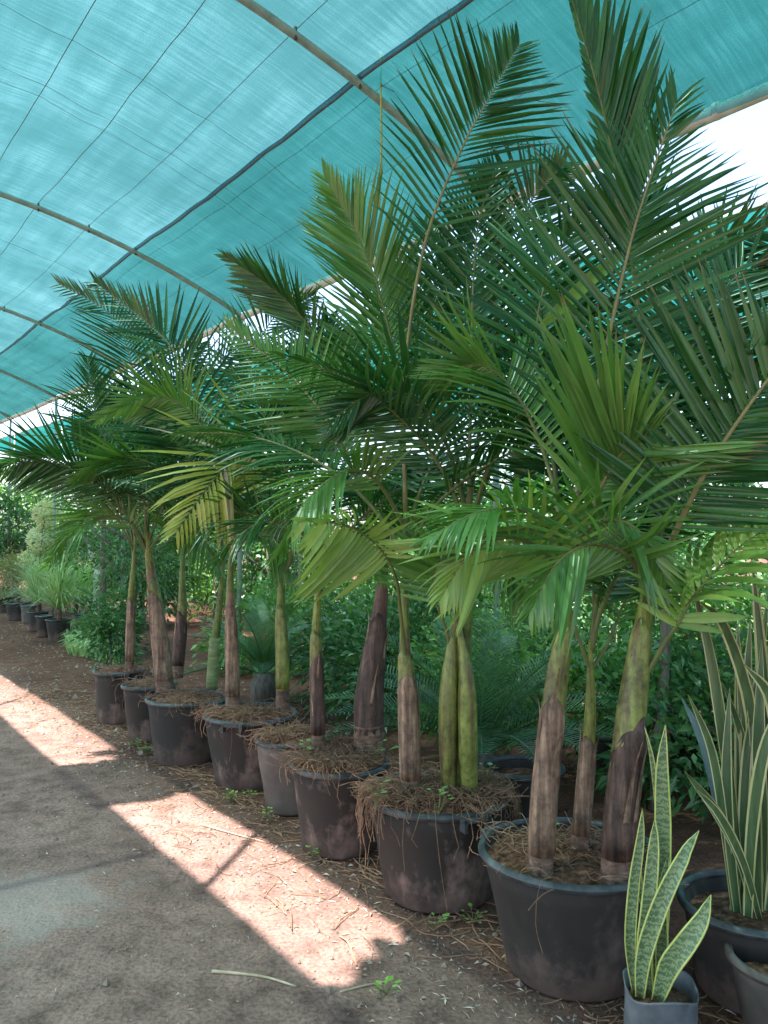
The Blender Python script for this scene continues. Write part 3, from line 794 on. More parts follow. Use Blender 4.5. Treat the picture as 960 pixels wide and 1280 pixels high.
make('B', 'thin green palm stem at the back of the nearest pot', (724, 1066), 0.385,
     [(724,1060,24,0),(733,960,24,0),(738,890,19,0),(738,835,13,0),(739,800,9,0)], sm('B', 0.1, 0.6, BR, OL, GY),
     [dict(p=[(738,840,0),(716,775,-.02),(700,720,-.05),(660,690,-.1),(610,720,-.15)], L=0.34, n=26, tone='mid', face=.3, droop=5, start=.35, r0=.008),
      dict(p=[(739,838,0),(762,800,.02),(785,745,.05),(820,715,.1),(870,730,.12)], L=0.34, n=26, tone='mid', face=.3, droop=4, start=.35, r0=.008),
      dict(p=[(739,830,0),(742,740,.05),(730,650,.1),(700,590,.15),(650,580,.2)], L=0.36, n=30, tone='dark', face=.5, droop=3, start=.35, r0=.008)],
     [(0, 10, DRY, -2.3, 2.0, .2)], fill=2, fillL=0.9, seed=2)
make('C', 'thick green palm stem with dark sheath, right one in the nearest pot', (770, 1102), 0.385,
     [(770,1095,42,0),(778,1000,46,0),(788,900,44,0),(797,830,37,0),(806,765,27,0),(815,700,17,0),(818,640,11,0)], sm('C', 0.0, 0.95, (0.14,0.14,0.06), OL, GY),
     [dict(p=[(815,720,0),(812,560,.15),(800,400,.2),(780,270,.2),(752,130,.18),(708,-25,.15)], L=0.5, n=36, tone='dark', face=.85, droop=0, vee=.1, a0=36, a1=14, start=.5, r0=.012, wid=1.5, grav=-.12, up_side=.3),
      dict(p=[(808,765,0),(834,690,-.12),(870,612,-.24),(910,545,-.32),(965,468,-.38),(1020,400,-.42)], L=0.55, n=40, tone='dark', face=.85, droop=1, vee=.12, a0=70, a1=40, start=.28, r0=.014, ry=True, grav=-.02),
      dict(p=[(798,860,0),(826,812,-.05),(846,782,-.1),(868,745,-.12),(915,692,-.16),(965,655,-.2)], L=0.36, n=18, tone='light', face=.4, droop=4, vee=.2, a0=65, a1=35, start=.4, r0=.010, wid=1.5, grav=.12),
      dict(p=[(817,660,0),(842,510,.15),(880,400,.25),(930,340,.3),(1000,330,.3)], L=0.5, n=42, tone='dark', face=.6, droop=2, start=.3),
      dict(p=[(808,760,0),(790,700,-.15),(745,680,-.25),(700,700,-.3),(665,760,-.3)], L=0.38, n=22, tone='mid', face=.6, droop=3, start=.25, wid=1.1, grav=.25, single=False),
      dict(p=[(815,700,.1),(860,560,.3),(900,460,.4),(960,400,.45)], L=0.55, n=40, tone='dark', face=.65, droop=2, start=.3, single=False),
      dict(p=[(815,700,.1),(800,560,.3),(830,430,.4),(880,330,.45),(950,290,.45)], L=0.55, n=44, tone='dark', face=.65, droop=2, start=.3, single=False)],
     [(0, 9, DARKDRY, -1.0, 2.4, .12), (5, 16, GREENSHEATH, -2.2, 2.2, .12)], fill=2, fillL=1.2, seed=3)
strap_later = [(778, 318, 2.8), (742, 346, 2.75), (702, 384, 2.7), (664, 418, 2.66)]
# second pot
make('D', 'palm with one slim brown-sheathed stem, left in the root-matted pot', (513, 988), 0.44,
     [(513,985,26,0),(512,930,30,0),(509,860,27,0),(506,810,19,0),(506,720,13,0),(507,640,9,0)], sm('D', 0.3, 0.9, BR, BR, GG),
     [dict(p=[(508,835,0),(501,770,-.1),(494,720,-.2),(472,682,-.3),(432,657,-.42),(376,650,-.55)], L=0.40, n=21, tone='light', face=.75, droop=3, vee=.1, a0=72, a1=40, start=.5, r0=.010, wid=1.4, grav=.55, down_side=.55),
      dict(p=[(507,640,0),(500,500,.05),(482,395,.1),(452,305,.1),(408,225,.1)], L=0.46, n=44, tone='mid', face=.75, droop=1, vee=.2, a0=45, a1=22, start=.35, r0=.011, grav=-.02),
      dict(p=[(507,640,0),(506,470,0),(531,305,-.05),(580,180,-.1),(616,115,-.12),(648,58,-.14)], L=0.47, n=42, tone='dark', face=.95, droop=0, vee=.08, a0=62, a1=38, start=.38, r0=.011, ry=True, grav=-.04),
      dict(p=[(507,660,0),(470,600,-.1),(430,590,-.2),(380,630,-.3),(350,690,-.3)], L=0.4, n=30, tone='mid', face=.3, droop=4, start=.2, wid=1.1)],
     [(0, 12, DRY, -1.4, 2.2, .12), (6, 15, GREENSHEATH, -1.9, 2.2, .2)], fill=3, fillL=1.3, seed=4)
palm_e = make('E', 'palm with twin bulging green sheaths, right in the root-matted pot', (574, 988), 0.44,
     [(574,985,30,.03),(574,920,30,.03),(577,860,28,.03),(581,790,24,.02),(585,720,17,0),(586,640,12,0)], sm('E', -0.2, 0.5, BR, GG, GG),
     [dict(p=[(586,640,0),(587,560,.02),(589,465,.04),(591,365,.05),(598,280,.05),(618,215,.05)], L=0.5, n=56, tone='dark', face=.95, droop=0, vee=.2, a0=58, a1=32, start=.18, r0=.011, ry=True, grav=-.03),
      dict(p=[(586,640,0),(608,480,.1),(638,335,.15),(662,255,.15),(705,205,.15)], L=0.42, n=44, tone='dark', face=.8, droop=1, vee=.15, a0=60, a1=32, start=.35),
      dict(p=[(572,860,0),(558,790,-.05),(540,730,-.12),(560,690,-.25),(620,690,-.4)], L=0.34, n=24, tone='mid', face=.3, droop=4, start=.4, r0=.009, wid=1.2),
      dict(p=[(586,660,0),(560,560,-.1),(520,500,-.2),(470,490,-.25),(420,520,-.3)], L=0.45, n=36, tone='dark', face=.6, droop=2, start=.25),
      dict(p=[(586,660,0),(620,560,-.1),(660,510,-.15),(710,500,-.2),(760,540,-.2)], L=0.45, n=36, tone='dark', face=.5, droop=3, start=.25),
      dict(p=[(584,730,0),(605,690,-.1),(640,700,-.2),(670,760,-.2)], L=0.34, n=24, tone='mid', face=.5, droop=4, start=.25, wid=1.1, grav=.25, single=False),
      dict(p=[(586,660,.1),(560,500,.3),(540,400,.4),(560,310,.4)], L=0.5, n=44, tone='dark', face=.65, droop=2, start=.3, single=False),
      dict(p=[(586,660,.1),(640,520,.3),(680,420,.4),(720,350,.4)], L=0.5, n=44, tone='dark', face=.65, droop=2, start=.3, single=False)],
     (), rings=0, fill=2, fillL=1.3, seed=5)
YE = palm_e.base.y
for pts in ([(562,992,20,-.01),(560,940,25,-.03),(560,880,27,-.04),(562,840,22,-.04),(566,800,13,-.03),(571,760,8,0)], [(587,992,22,-.02),(585,940,27,-.05),(584,880,28,-.055),(582,838,20,-.055),(576,800,10,-.05),(566,745,7,-.05)]):
    mb = MB(); sp_ = crom([at(x, y, YE + d) for x, y, w, d in pts], 22); rs_ = lerpl([w * YE / F_PX / 2 * .88 for x, y, w, d in pts], 22)
    mb.tube(sp_, rs_, 14); mb.build('leaf_sheath', GREENSHEATH, palm_e.root)
# third pot
make('F', 'palm with the fattest dark brown stem, ringed at its foot', (462, 938), 0.44,
     [(462,930,42,0),(461,880,44,0),(466,830,39,0),(473,780,30,0),(479,720,20,0),(481,660,12,0)], sm('F', 0.5, 1.3, BD, BD, GG),
     [dict(p=[(481,680,0),(470,560,.05),(462,450,.1),(478,385,.1),(515,330,.1)], L=0.5, n=42, tone='mid', face=.6, droop=2, start=.3),
      dict(p=[(479,700,0),(445,600,-.1),(422,548,-.15),(390,500,-.15),(350,458,-.1),(288,412,-.05)], L=0.44, n=44, tone='mid', face=.85, droop=2, vee=.15, a0=62, a1=32, start=.3, ry=True),
      dict(p=[(480,690,0),(500,560,.2),(530,440,.3),(545,350,.35),(530,280,.4)], L=0.48, n=40, tone='dark', face=.6, droop=2, start=.3),
      dict(p=[(480,700,0),(500,660,-.1),(540,660,-.15),(570,710,-.2)], L=0.36, n=26, tone='mid', face=.5, droop=4, start=.25, wid=1.1, grav=.25, single=False),
      dict(p=[(481,680,.1),(430,560,.2),(400,480,.3),(410,400,.3)], L=0.5, n=40, tone='dark', face=.65, droop=2, start=.3, single=False)],
     [(2, 16, DARKDRY, -1.7, 2.2, .12)], rings=3, ringh=.1, fill=3, fillL=1.3, seed=6)
make('G', 'palm with slender yellow-green stem beside the fattest dark stem', (398, 938), 0.44,
     [(398,930,18,0),(396,860,19,0),(395,800,17,0),(397,750,13,0),(400,690,8,0)], sm('G', -0.1, 0.55, BD, BR, GY),
     [dict(p=[(400,700,0),(376,625,0),(352,575,0),(330,520,.05),(298,470,.1)], L=0.42, n=34, tone='dark', face=.7, droop=3, start=.3),
      dict(p=[(400,690,0),(416,560,.1),(402,440,.1),(370,388,.05),(330,352,0),(282,320,0)], L=0.34, n=40, tone='dark', face=.4, droop=2, a0=40, a1=20, start=.4),
      dict(p=[(398,745,0),(412,700,-.1),(445,690,-.2),(480,720,-.3)], L=0.34, n=20, tone='mid', face=.2, droop=5, start=.25, wid=1.2),
      dict(p=[(399,720,0),(380,670,-.1),(345,650,-.2),(305,665,-.3),(270,700,-.3)], L=0.36, n=26, tone='dark', face=.3, droop=4, start=.2)],
     [(0, 11, DARKDRY, -0.9, 2.2, .1), (5, 14, GREENSHEATH, -2.0, 2.2, .1)], fill=2, fillL=1.2, seed=7)
# fourth pot
make('H', 'palm with straight brown stem at the left of the orange-littered pot', (291, 885), 0.44,
     [(291,880,20,0),(290,820,20,0),(288,760,17,0),(288,720,12,0),(292,660,8,0)], sm('H', 0.35, 1.1, BR, BR, GG),
     [dict(p=[(291,690,0),(280,600,0),(262,550,0),(222,447,0),(185,405,0),(122,355,0)], L=0.5, n=44, tone='dark', face=.8, droop=1, vee=.2, a0=55, a1=25, start=.3, ry=True),
      dict(p=[(291,700,0),(272,580,-.1),(238,515,-.15),(190,495,-.2),(125,522,-.25)], L=0.42, n=38, tone='mid', face=.5, droop=4, start=.3),
      dict(p=[(291,690,0),(300,560,.2),(310,470,.25),(340,400,.3),(390,370,.3)], L=0.48, n=38, tone='dark', face=.6, droop=2, start=.3),
      dict(p=[(291,690,.1),(250,600,.2),(210,540,.2),(170,520,.2)], L=0.5, n=38, tone='dark', face=.65, droop=2, start=.3, single=False),
      dict(p=[(290,700,0),(315,665,-.1),(345,680,-.1),(365,730,-.1)], L=0.36, n=24, tone='mid', face=.5, droop=4, start=.25, wid=1.1, grav=.25, single=False)],
     [(0, 12, DRY, -1.2, 2.2, .1)], rings=2, fill=3, fillL=1.4, seed=8)
make('I', 'palm with yellow-ringed green stem at the right of the orange-littered pot', (353, 888), 0.44,
     [(353,882,18,0),(353,820,20,0),(351,770,17,0),(352,710,11,0),(354,660,7,0)], sm('I', 0.1, 0.4, (0.35,0.28,0.05), OL, GG),
     [dict(p=[(352,740,0),(368,655,-.1),(338,588,-.2),(300,570,-.3),(262,606,-.4),(222,662,-.45)], L=0.6, n=24, tone='yellow', face=.85, droop=3, vee=.1, a0=66, a1=38, start=.36, r0=.011, wid=1.2, grav=.3, brown=.05),
      dict(p=[(352,730,0),(368,672,-.1),(318,642,-.2),(268,648,-.3),(215,682,-.35)], L=0.42, n=30, tone='dark', face=.4, droop=4, start=.3, wid=1.1),
      dict(p=[(353,700,0),(355,590,.1),(365,500,.1),(400,440,.1),(450,420,.1)], L=0.46, n=38, tone='dark', face=.6, droop=2, start=.3)],
     [(3, 14, GREENSHEATH, -1.8, 2.2, .1)], rings=3, ringmat=TRUNKRING, ringh=.1, fill=3, fillL=1.3, seed=9)
# fifth pot
make('J', 'palm with fat brown stem leaning left in the wide black pot', (207, 862), 0.44,
     [(206,858,24,0),(201,810,25,0),(195,760,22,0),(188,710,16,0),(183,660,10,0)], sm('J', 0.5, 1.15, BD, BR, GY),
     [dict(p=[(183,670,0),(178,580,0),(173,510,0),(163,450,0),(140,395,0),(76,356,0)], L=0.5, n=44, tone='dark', face=.7, droop=2, vee=.15, a0=62, a1=30, start=.3, ry=True),
      dict(p=[(184,680,0),(210,610,-.1),(183,578,-.2),(140,575,-.3),(95,600,-.4)], L=0.46, n=34, tone='mid', face=.4, droop=4, start=.3, wid=1.1),
      dict(p=[(182,690,0),(150,630,-.1),(100,585,-.2),(45,572,-.3),(-15,592,-.4)], L=0.5, n=40, tone='dark', face=.6, droop=3, start=.25),
      dict(p=[(184,690,0),(165,655,-.1),(130,645,-.2),(90,668,-.3),(60,705,-.3)], L=0.42, n=26, tone='mid', face=.3, droop=4, start=.2),
      dict(p=[(184,670,0),(195,560,.2),(215,480,.3),(250,430,.3)], L=0.48, n=38, tone='dark', face=.6, droop=2, start=.3),
      dict(p=[(184,680,.1),(150,590,.1),(120,520,.1),(110,450,.1)], L=0.5, n=38, tone='dark', face=.65, droop=2, start=.3, single=False),
      dict(p=[(184,690,0),(215,655,-.1),(250,670,-.2),(275,715,-.2)], L=0.4, n=26, tone='mid', face=.5, droop=4, start=.25, wid=1.1, grav=.25, single=False)],
     [(2, 15, DRY, -1.6, 2.2, .12), (9, 17, GREENSHEATH, -1.0, 2.0, .15)], rings=3, ringh=.14, fill=3, fillL=1.5, seed=10)
make('K', 'thin palm with pale green ringed stem leaning right in the wide black pot', (265, 856), 0.44,
     [(265,852,15,0),(268,810,14,0),(273,770,13,0),(277,730,10,0),(280,690,7,0)], sm('K', -0.4, 0.5, GY, GG, GG),
     [dict(p=[(280,700,0),(270,620,-.1),(240,570,-.2),(200,560,-.3),(160,590,-.3)], L=0.42, n=32, tone='dark', face=.5, droop=3, start=.3),
      dict(p=[(280,700,0),(290,600,.1),(320,540,.1),(370,530,.1)], L=0.42, n=32, tone='dark', face=.5, droop=3, start=.3)],
     (), rings=4, ringmat=GREENRING, ringh=.33, fill=3, fillL=1.2, seed=11)
make('L', 'palm with dark sheath and grey-green stem at the back of the wide black pot', (224, 842), 0.44,
     [(222,838,16,0),(225,800,19,0),(228,760,16,0),(228,715,10,0),(230,680,7,0)], sm('L', 0.2, 0.8, BD, OL, GG),
     [dict(p=[(229,690,0),(240,570,0),(248,490,0),(290,440,0),(340,440,0)], L=0.46, n=38, tone='dark', face=.6, droop=2, start=.3),
      dict(p=[(229,690,0),(215,600,.1),(200,530,.1),(150,490,.1),(85,500,.1)], L=0.46, n=36, tone='mid', face=.6, droop=3, start=.3)],
     [(0, 12, DARKDRY, -2.0, 2.0, .2)], fill=3, fillL=1.3, seed=12)
make('M', 'slim palm in the brown pot at the far left end', (162, 838), 0.44,
     [(162,834,12,0),(163,790,13,0),(164,745,11,0),(167,705,7,0),(169,670,5,0)], sm('M', 0.3, 0.8, BR, OL, GY),
     [dict(p=[(168,690,0),(140,640,-.1),(105,640,-.2),(65,690,-.2)], L=0.42, n=28, tone='mid', face=.4, droop=4, start=.25, r0=.009),
      dict(p=[(168,690,0),(165,610,0),(140,550,0),(95,540,0)], L=0.46, n=34, tone='dark', face=.5, droop=3, start=.3, r0=.009),
      dict(p=[(168,690,0),(180,600,.1),(200,540,.1),(240,520,.1)], L=0.46, n=34, tone='dark', face=.5, droop=3, start=.3, r0=.009)],
     [(0, 12, DRY, -1.5, 2.0, .1)], fill=3, fillL=1.3, seed=13)

# ------------------------------------------------------------------ strap-leaved plants at the right
SV_G = None
def banded_mat(name, a, b, sc):
    m, t, p = new_mat(name)
    tc = N(t, 'ShaderNodeTexCoord'); wv = N(t, 'ShaderNodeTexWave', wave_type='BANDS', bands_direction='Z')
    wv.inputs['Scale'].default_value = sc; wv.inputs['Distortion'].default_value = 13; wv.inputs['Detail'].default_value = 6; wv.inputs['Detail Scale'].default_value = 2.6; wv.inputs['Detail Roughness'].default_value = .75
    t.links.new(tc.outputs['Object'], wv.inputs[0])
    t.links.new(ramp(t, wv.outputs[0], [(0.15, a), (0.8, b)]), p.inputs['Base Color']); p.inputs['Roughness'].default_value = 0.4
    return m
SNAKE = banded_mat('snake_leaf', (0.065, 0.115, 0.05), (0.21, 0.265, 0.125), 17)
SNAKE_E = surf('snake_leaf_margin', [(0.3, (0.42, 0.45, 0.1)), (0.7, (0.6, 0.6, 0.2))], 12, 0.4, bstr=0)
STRAP = surf('strap_leaf', [(0.3, (0.05, 0.1, 0.045)), (0.7, (0.13, 0.2, 0.08))], 5, 0.35, bstr=0.1, stretch=(9, 9, 0.6))
STRAP_E = surf('strap_leaf_margin', [(0.3, (0.46, 0.44, 0.16)), (0.7, (0.7, 0.64, 0.36))], 7, 0.4, bstr=0)
BLUELEAF = surf('blue_leaf', [(0.3, (0.1, 0.2, 0.2)), (0.7, (0.2, 0.32, 0.33))], 5, 0.3, bstr=0)
def strap(parent, pts, w, mats, face=0.8, fold=0.3, prof=(0.55, 0.8, 1, 1, 0.95, 0.8, 0.5, 0.04), edge=0.2, twist=0.0, name='leaf'):
    S = 16; sp = crom(pts, S); pr = lerpl(list(prof), S); mb = MB(); rows = []; last = None
    for i, p in enumerate(sp):
        T = (sp[min(i+1, S-1)] - sp[max(i-1, 0)]).normalized(); vd = (p - CAMP).normalized()
        s1 = T.cross(vd).normalized(); s2 = T.cross(Vector((0.3, 0.2, 1)))
        s2 = s2.normalized() if s2.length > .05 else s1
        if s1.dot(s2) < 0: s2 = -s2
        sd = (s1 * face + s2 * (1 - face)).normalized(); nn = T.cross(sd)
        if nn.dot(vd) < 0: nn = -nn
        ang = twist * i / S
        sd, nn = sd * math.cos(ang) + nn * math.sin(ang), nn * math.cos(ang) - sd * math.sin(ang)
        h = w * pr[i] / 2
        rows.append([p + sd * (h * q) + nn * (-fold * h * abs(q)) for q in (-1, -1 + edge * 1.6, 0, 1 - edge * 1.6, 1)])
    mb.grid(rows, m=lambda i, j: 1 if j in (0, 3) else 0)
    return mb.build(name, mats, parent)
strap(palm_a.root, [at(*q) for q in strap_later], .05, [LEAF['light_joined'], LEAF['light_joined']], .9, .3, name='broad_leaf')
# grow bag with snake plant
bc = onz(826, 1318, 0); bc.z = 0
bag = empty('grow_bag', bc, 'crumpled grey plastic grow bag at the foot of the nearest pot', 'grow bag')
mb = MB(); rows = []
for z, r in ((0, .001), (0, .095), (.05, .1), (.1, .1), (.15, .1), (.19, .103), (.2, .106), (.197, .100), (.15, .094)):
    rows.append([bc + Vector((math.cos(a), math.sin(a), 0)) * (r * (1 + 0.07 * noise.noise(Vector((math.cos(a) * 3, math.sin(a) * 3, z * 9))))) + Vector((0, 0, z + (0.012 * math.sin(3 * a) if z > .18 else 0))) for a in (2*PI*k/40 for k in range(40))])
mb.grid(rows, True); mb.build('bag_wall', BAG, bag)
mb = MB(); mb.lathe(bc, [(0.001, 0.165), (0.05, 0.162), (0.096, 0.155)], 24); mb.build('soil', SOIL, bag)
sb = bc + Vector((0, 0, .16))
sn = empty('snake_plant', sb, 'banded snake plant with yellow leaf margins in the grey grow bag', 'snake plant')
YS = sb.y
def PX(l, Y): return [at(x, y, Y + d) for x, y, d in l]
for l, w, fc, tw in (([(822,1245,0),(826,1150,0),(829,1040,.01),(828,960,.01),(832,905,.01)], .052, .9, 0),
                 ([(812,1245,-.02),(806,1190,-.03),(812,1130,-.03),(818,1060,-.02),(819,1022,-.02)], .047, .9, .2),
                 ([(800,1245,-.04),(806,1190,-.05),(828,1125,-.06),(855,1070,-.06),(874,1038,-.05)], .05, .9, .1),
                 ([(822,1250,-.05),(836,1210,-.07),(858,1180,-.09),(878,1150,-.1),(889,1118,-.1)], .062, .95, .3),
                 ([(795,1245,0),(788,1180,0),(792,1110,0),(800,1050,0),(803,1010,0)], .036, .9, -.2),
                 ([(832,1245,.03),(826,1120,.04),(824,1020,.05),(816,950,.06),(806,908,.07)], .022, .8, .3),
                 ([(818,1248,0),(815,1160,.03),(800,1100,.05),(802,1040,.07)], .03, .7, .2),
                 ([(826,1248,-.02),(829,1200,-.02),(830,1120,-.02),(838,1060,-.0)], .04, .7, .4)):
    lf = strap(sn, PX(l, YS), w * .98, [SNAKE, SNAKE_E], fc, .55, twist=tw, edge=.08)
    md = lf.modifiers.new('thick', 'SOLIDIFY'); md.thickness = .004
# variegated strap plant in black pot
vp = pot(943, 1277, 0.47, 0.36, 0.30, 'black pot holding the variegated strap-leaved plant', POT, 0.24, (), group='small pots at the right edge')
vb = vp[1] + Vector((0, 0, .26))
vr = empty('variegated_yucca', vb, 'tall strap-leaved plant with cream margins at the right edge', 'strap plant')
YV = vb.y
LV = [([(945,1150,0),(925,1070,-.05),(893,1010,-.1),(855,963,-.14)], .04), ([(950,1150,-.05),(930,1080,-.12),(900,1020,-.18),(868,985,-.2)], .03),
      ([(928,1140,0),(915,1000,0),(902,900,0),(885,800,.02),(862,720,.05)], .046), ([(935,1140,0),(928,1020,.02),(926,900,.03),(922,780,.05)], .05),
      ([(948,1140,0),(945,1000,0),(938,880,0),(905,780,-.05),(872,750,-.08)], .05), ([(955,1140,.05),(960,980,.05),(955,850,.05),(940,700,.05)], .055),
      ([(960,1150,0),(975,1000,-.1),(965,880,-.15),(930,830,-.2)], .05), ([(940,1140,.05),(938,1000,.08),(945,880,.1),(960,740,.12)], .045),
      ([(922,1140,-.02),(912,1050,-.03),(908,960,-.03),(912,860,-.02)], .04), ([(965,1150,.05),(985,1000,.05),(1000,850,.05),(985,700,.05)], .05),
      ([(935,1145,-.06),(940,1040,-.1),(955,940,-.14),(985,860,-.16)], .046), ([(930,1140,.06),(905,1030,.1),(880,930,.14),(852,872,.16)], .04),
      ([(950,1145,.02),(952,1030,0),(948,930,-.02),(952,800,-.02)], .05)]
rv = random.Random(3)
for q in range(12):
    x0 = rv.uniform(915, 975); dx = rv.uniform(-55, 60); y1 = rv.uniform(700, 900); dd = rv.uniform(-.15, .15)
    LV.append(([(x0, 1145, 0), (x0 + dx * .25, 1145 - (1145 - y1) * .4, dd * .4), (x0 + dx * .55, 1145 - (1145 - y1) * .75, dd * .8), (x0 + dx * 1.1, y1, dd)], rv.uniform(.03, .045)))
for k, (l, w) in enumerate(LV):
    strap(vr, PX(l, YV), w * .88, [BLUELEAF, BLUELEAF] if k == 11 else [STRAP, STRAP_E], .75, .4, twist=R(-.4, .5), edge=R(.08, .26), prof=(.7, .8, .9, 1, 1, .9, .6, .05))
cp = pot(985, 1330, 0.32, 0.24, 0.24, 'small grey-brown pot cut by the bottom right corner', POTGREY, 0.18, (), group='small pots at the right edge', rimmat=POTGREY)

# single broad bent leaf caught across the near crown, belongs to the left stem: built with palm A's fronds above
# ------------------------------------------------------------------ background plants
def leaf_cloud(center, rx, ry, rz, n, size, seed, aspect=2.4, clumps=14, droop=0.2, up=0.3, shell=0.55):
    rnd = random.Random(seed); mb = MB(); c = Vector(center)
    cl = []
    for i in range(clumps):
        while True:
            q = Vector((rnd.uniform(-1, 1), rnd.uniform(-1, 1), rnd.uniform(-1, 1)))
            if shell < q.length < 1.0: break
        cl.append((q, rnd.uniform(.22, .42)))
    for i in range(n):
        q, s = rnd.choice(cl)
        o = q + Vector((rnd.gauss(0, 1), rnd.gauss(0, 1), rnd.gauss(0, 1))) * s * 0.6
        P = c + Vector((o.x * rx, o.y * ry, o.z * rz))
        if P.z < 0.03: P.z = 0.03 + rnd.uniform(0, .1)
        d = (o + Vector((rnd.gauss(0, .6), rnd.gauss(0, .6), rnd.gauss(0, .5) + up)))
        d = d.normalized() if d.length > .01 else Vector((0, 0, 1))
        sd = d.cross(Vector((rnd.gauss(0, 1), rnd.gauss(0, 1), rnd.gauss(0, 1)))).normalized()
        nn = d.cross(sd); L = size * rnd.uniform(.6, 1.3); w = L / aspect
        a = P; b = P + d * L; b.z -= droop * L
        m1 = P + d * L * .45 + sd * w * .5 + nn * w * .15; m2 = P + d * L * .45 - sd * w * .5 + nn * w * .15
        k = len(mb.v); mb.v += [a, m1, b, m2]
        mb.f += [(k, k+1, k+2), (k, k+2, k+3)]; mb.m += [0, 0]
    return mb
def shrub(name, label, c, rx, ry, rz, n, size, mat, seed, group=None, trunk=0.02, cat='shrub', aspect=2.4, clumps=14, shell=.5, limbs=4):
    c = Vector(c); base = Vector((c.x, c.y, 0))
    r = empty(name, base, label, cat, group)
    rnd = random.Random(seed)
    mb = MB(); mb.tube(crom([base - Vector((0, 0, .03)), (base + c) / 2 + Vector((rnd.uniform(-.04, .04), 0, 0)), c + Vector((0, 0, rz * .3))], 6), [trunk, trunk*.9, trunk*.8, trunk*.65, trunk*.5, trunk*.3], 7)
    for k in range(limbs):
        a = rnd.uniform(0, 6.28); s = base.lerp(c, rnd.uniform(.5, .95))
        mb.tube([s, s + Vector((math.cos(a) * rx * .4, math.sin(a) * ry * .4, rz * .3)), s + Vector((math.cos(a) * rx * .75, math.sin(a) * ry * .75, rz * .7))], [trunk*.5, trunk*.35, trunk*.15], 5)
    mb.build('trunk', BARK, r)
    leaf_cloud(c, rx, ry, rz, n, size, seed, aspect, clumps, shell=shell).build('crown', mat, r, smooth=False)
    return r
# leafy shrubs behind the row (v about 3.9 .. 5)
k = 0
names_w = ['behind the right end of the row', 'behind the nearest pot', 'behind the root-matted pot', 'behind the fat dark stem', 'behind the orange-littered pot', 'behind the wide black pot', 'near the left end of the row']
heights = ['low', 'medium-high', 'tall']
for row, (v0, hh) in enumerate(((4.0, .95), (5.1, 1.4), (6.5, 1.9))):
    for i in range(7):
        if row == 0 and i < 2: continue
        u = -0.8 + i * 1.45 + R(-.2, .2) + row * .4
        h = hh * R(.85, 1.15); p = W(u, v0 + R(-.25, .25) + 0.1 * i, h * .5)
        shrub('leafy_shrub', '%s green leafy shrub %s' % (heights[row], names_w[i]), p, .8, .8, h * .55, 4200, .08, BUSH['deep' if (i + row) % 3 else 'green'], 100 + k, 'leafy shrubs behind the palm row', clumps=26, shell=.3); k += 1
# far trees and hedge masses that close the view
tw = ['far right', 'right of the near palms', 'behind the near palms', 'behind the centre', 'behind the middle palms', 'behind the left palms', 'far left', 'leftmost, by the far pots']
for i in range(8):
    u = -2.5 + i * 2.9; v = 8.0 + (i % 3) * .9
    shrub('background_tree', 'rounded dark green tree in the background, %s' % tw[i], W(u, v, 1.35 + .2 * (i % 2)), 1.75, 1.75, 1.3, 4200, .15, BUSH['green' if i % 3 == 1 else 'deep'], 200 + i, 'trees beyond the shade house', trunk=.06, cat='tree', clumps=30)
for i, (x, y, Y, r) in enumerate(((-30, 655, 24, 1.6), (60, 660, 26, 1.6), (140, 668, 22, 1.5), (205, 672, 17, 1.3), (270, 676, 15, 1.2), (335, 680, 14, 1.1), (95, 700, 17, .9), (180, 705, 14, .8))):
    c = at(x, y, Y)
    shrub('background_tree', ['far tree at the left picture edge behind the pompons', 'far tree behind the cream pompons', 'far tree behind the white painted trunk', 'far tree behind the leaning fat stem', 'far tree behind the thin ringed stem', 'far tree behind the yellow-green frond', 'low far bush right of the pompons', 'low far bush behind the leftmost palm'][i], c, r, r, max(.6, c.z * .8), 3600, .13, BUSH['deep' if i % 2 else 'green'], 260 + i, 'trees beyond the shade house', trunk=.06, cat='tree', clumps=30, shell=.3)
# tall dense conifer-like tree and dark tree behind the left palms
shrub('clipped_tree', 'tall dense dark tree rising above the left palms, near the white post', at(132, 552, 11.5), .45, .45, .75, 5200, .06, BUSH['deep'], 301, trunk=.06, cat='tree', clumps=44, shell=.2)
shrub('dark_tree', 'broad dark small-leaved tree behind the left palms', at(165, 655, 10.5), 1.0, 1.0, .85, 6000, .07, BUSH['deep'], 302, trunk=.06, cat='tree', clumps=40, shell=.25)
shrub('round_bush', 'dark round bush at the left picture edge', at(12, 655, 19), .9, .9, .75, 2600, .13, BUSH['deep'], 303, trunk=.05, clumps=24)
shrub('round_bush', 'bluish low bush below the dark round bush at the left edge', at(18, 690, 20), .8, .8, .5, 2000, .12, BUSH['green'], 304, trunk=.05, clumps=20)
shrub('leafy_tree', 'pale lime tree glowing beyond the shade house at far left', at(25, 618, 34), 2.0, 1.5, .9, 2600, .2, BUSH['lime'], 305, trunk=.07, cat='tree')
shrub('leafy_shrub', 'dark green leafy shrub beside the leftmost palm pot', at(140, 785, 8.6), .3, .3, .4, 2200, .07, BUSH['deep'], 306, 'leafy shrubs behind the palm row', clumps=22, shell=.3)
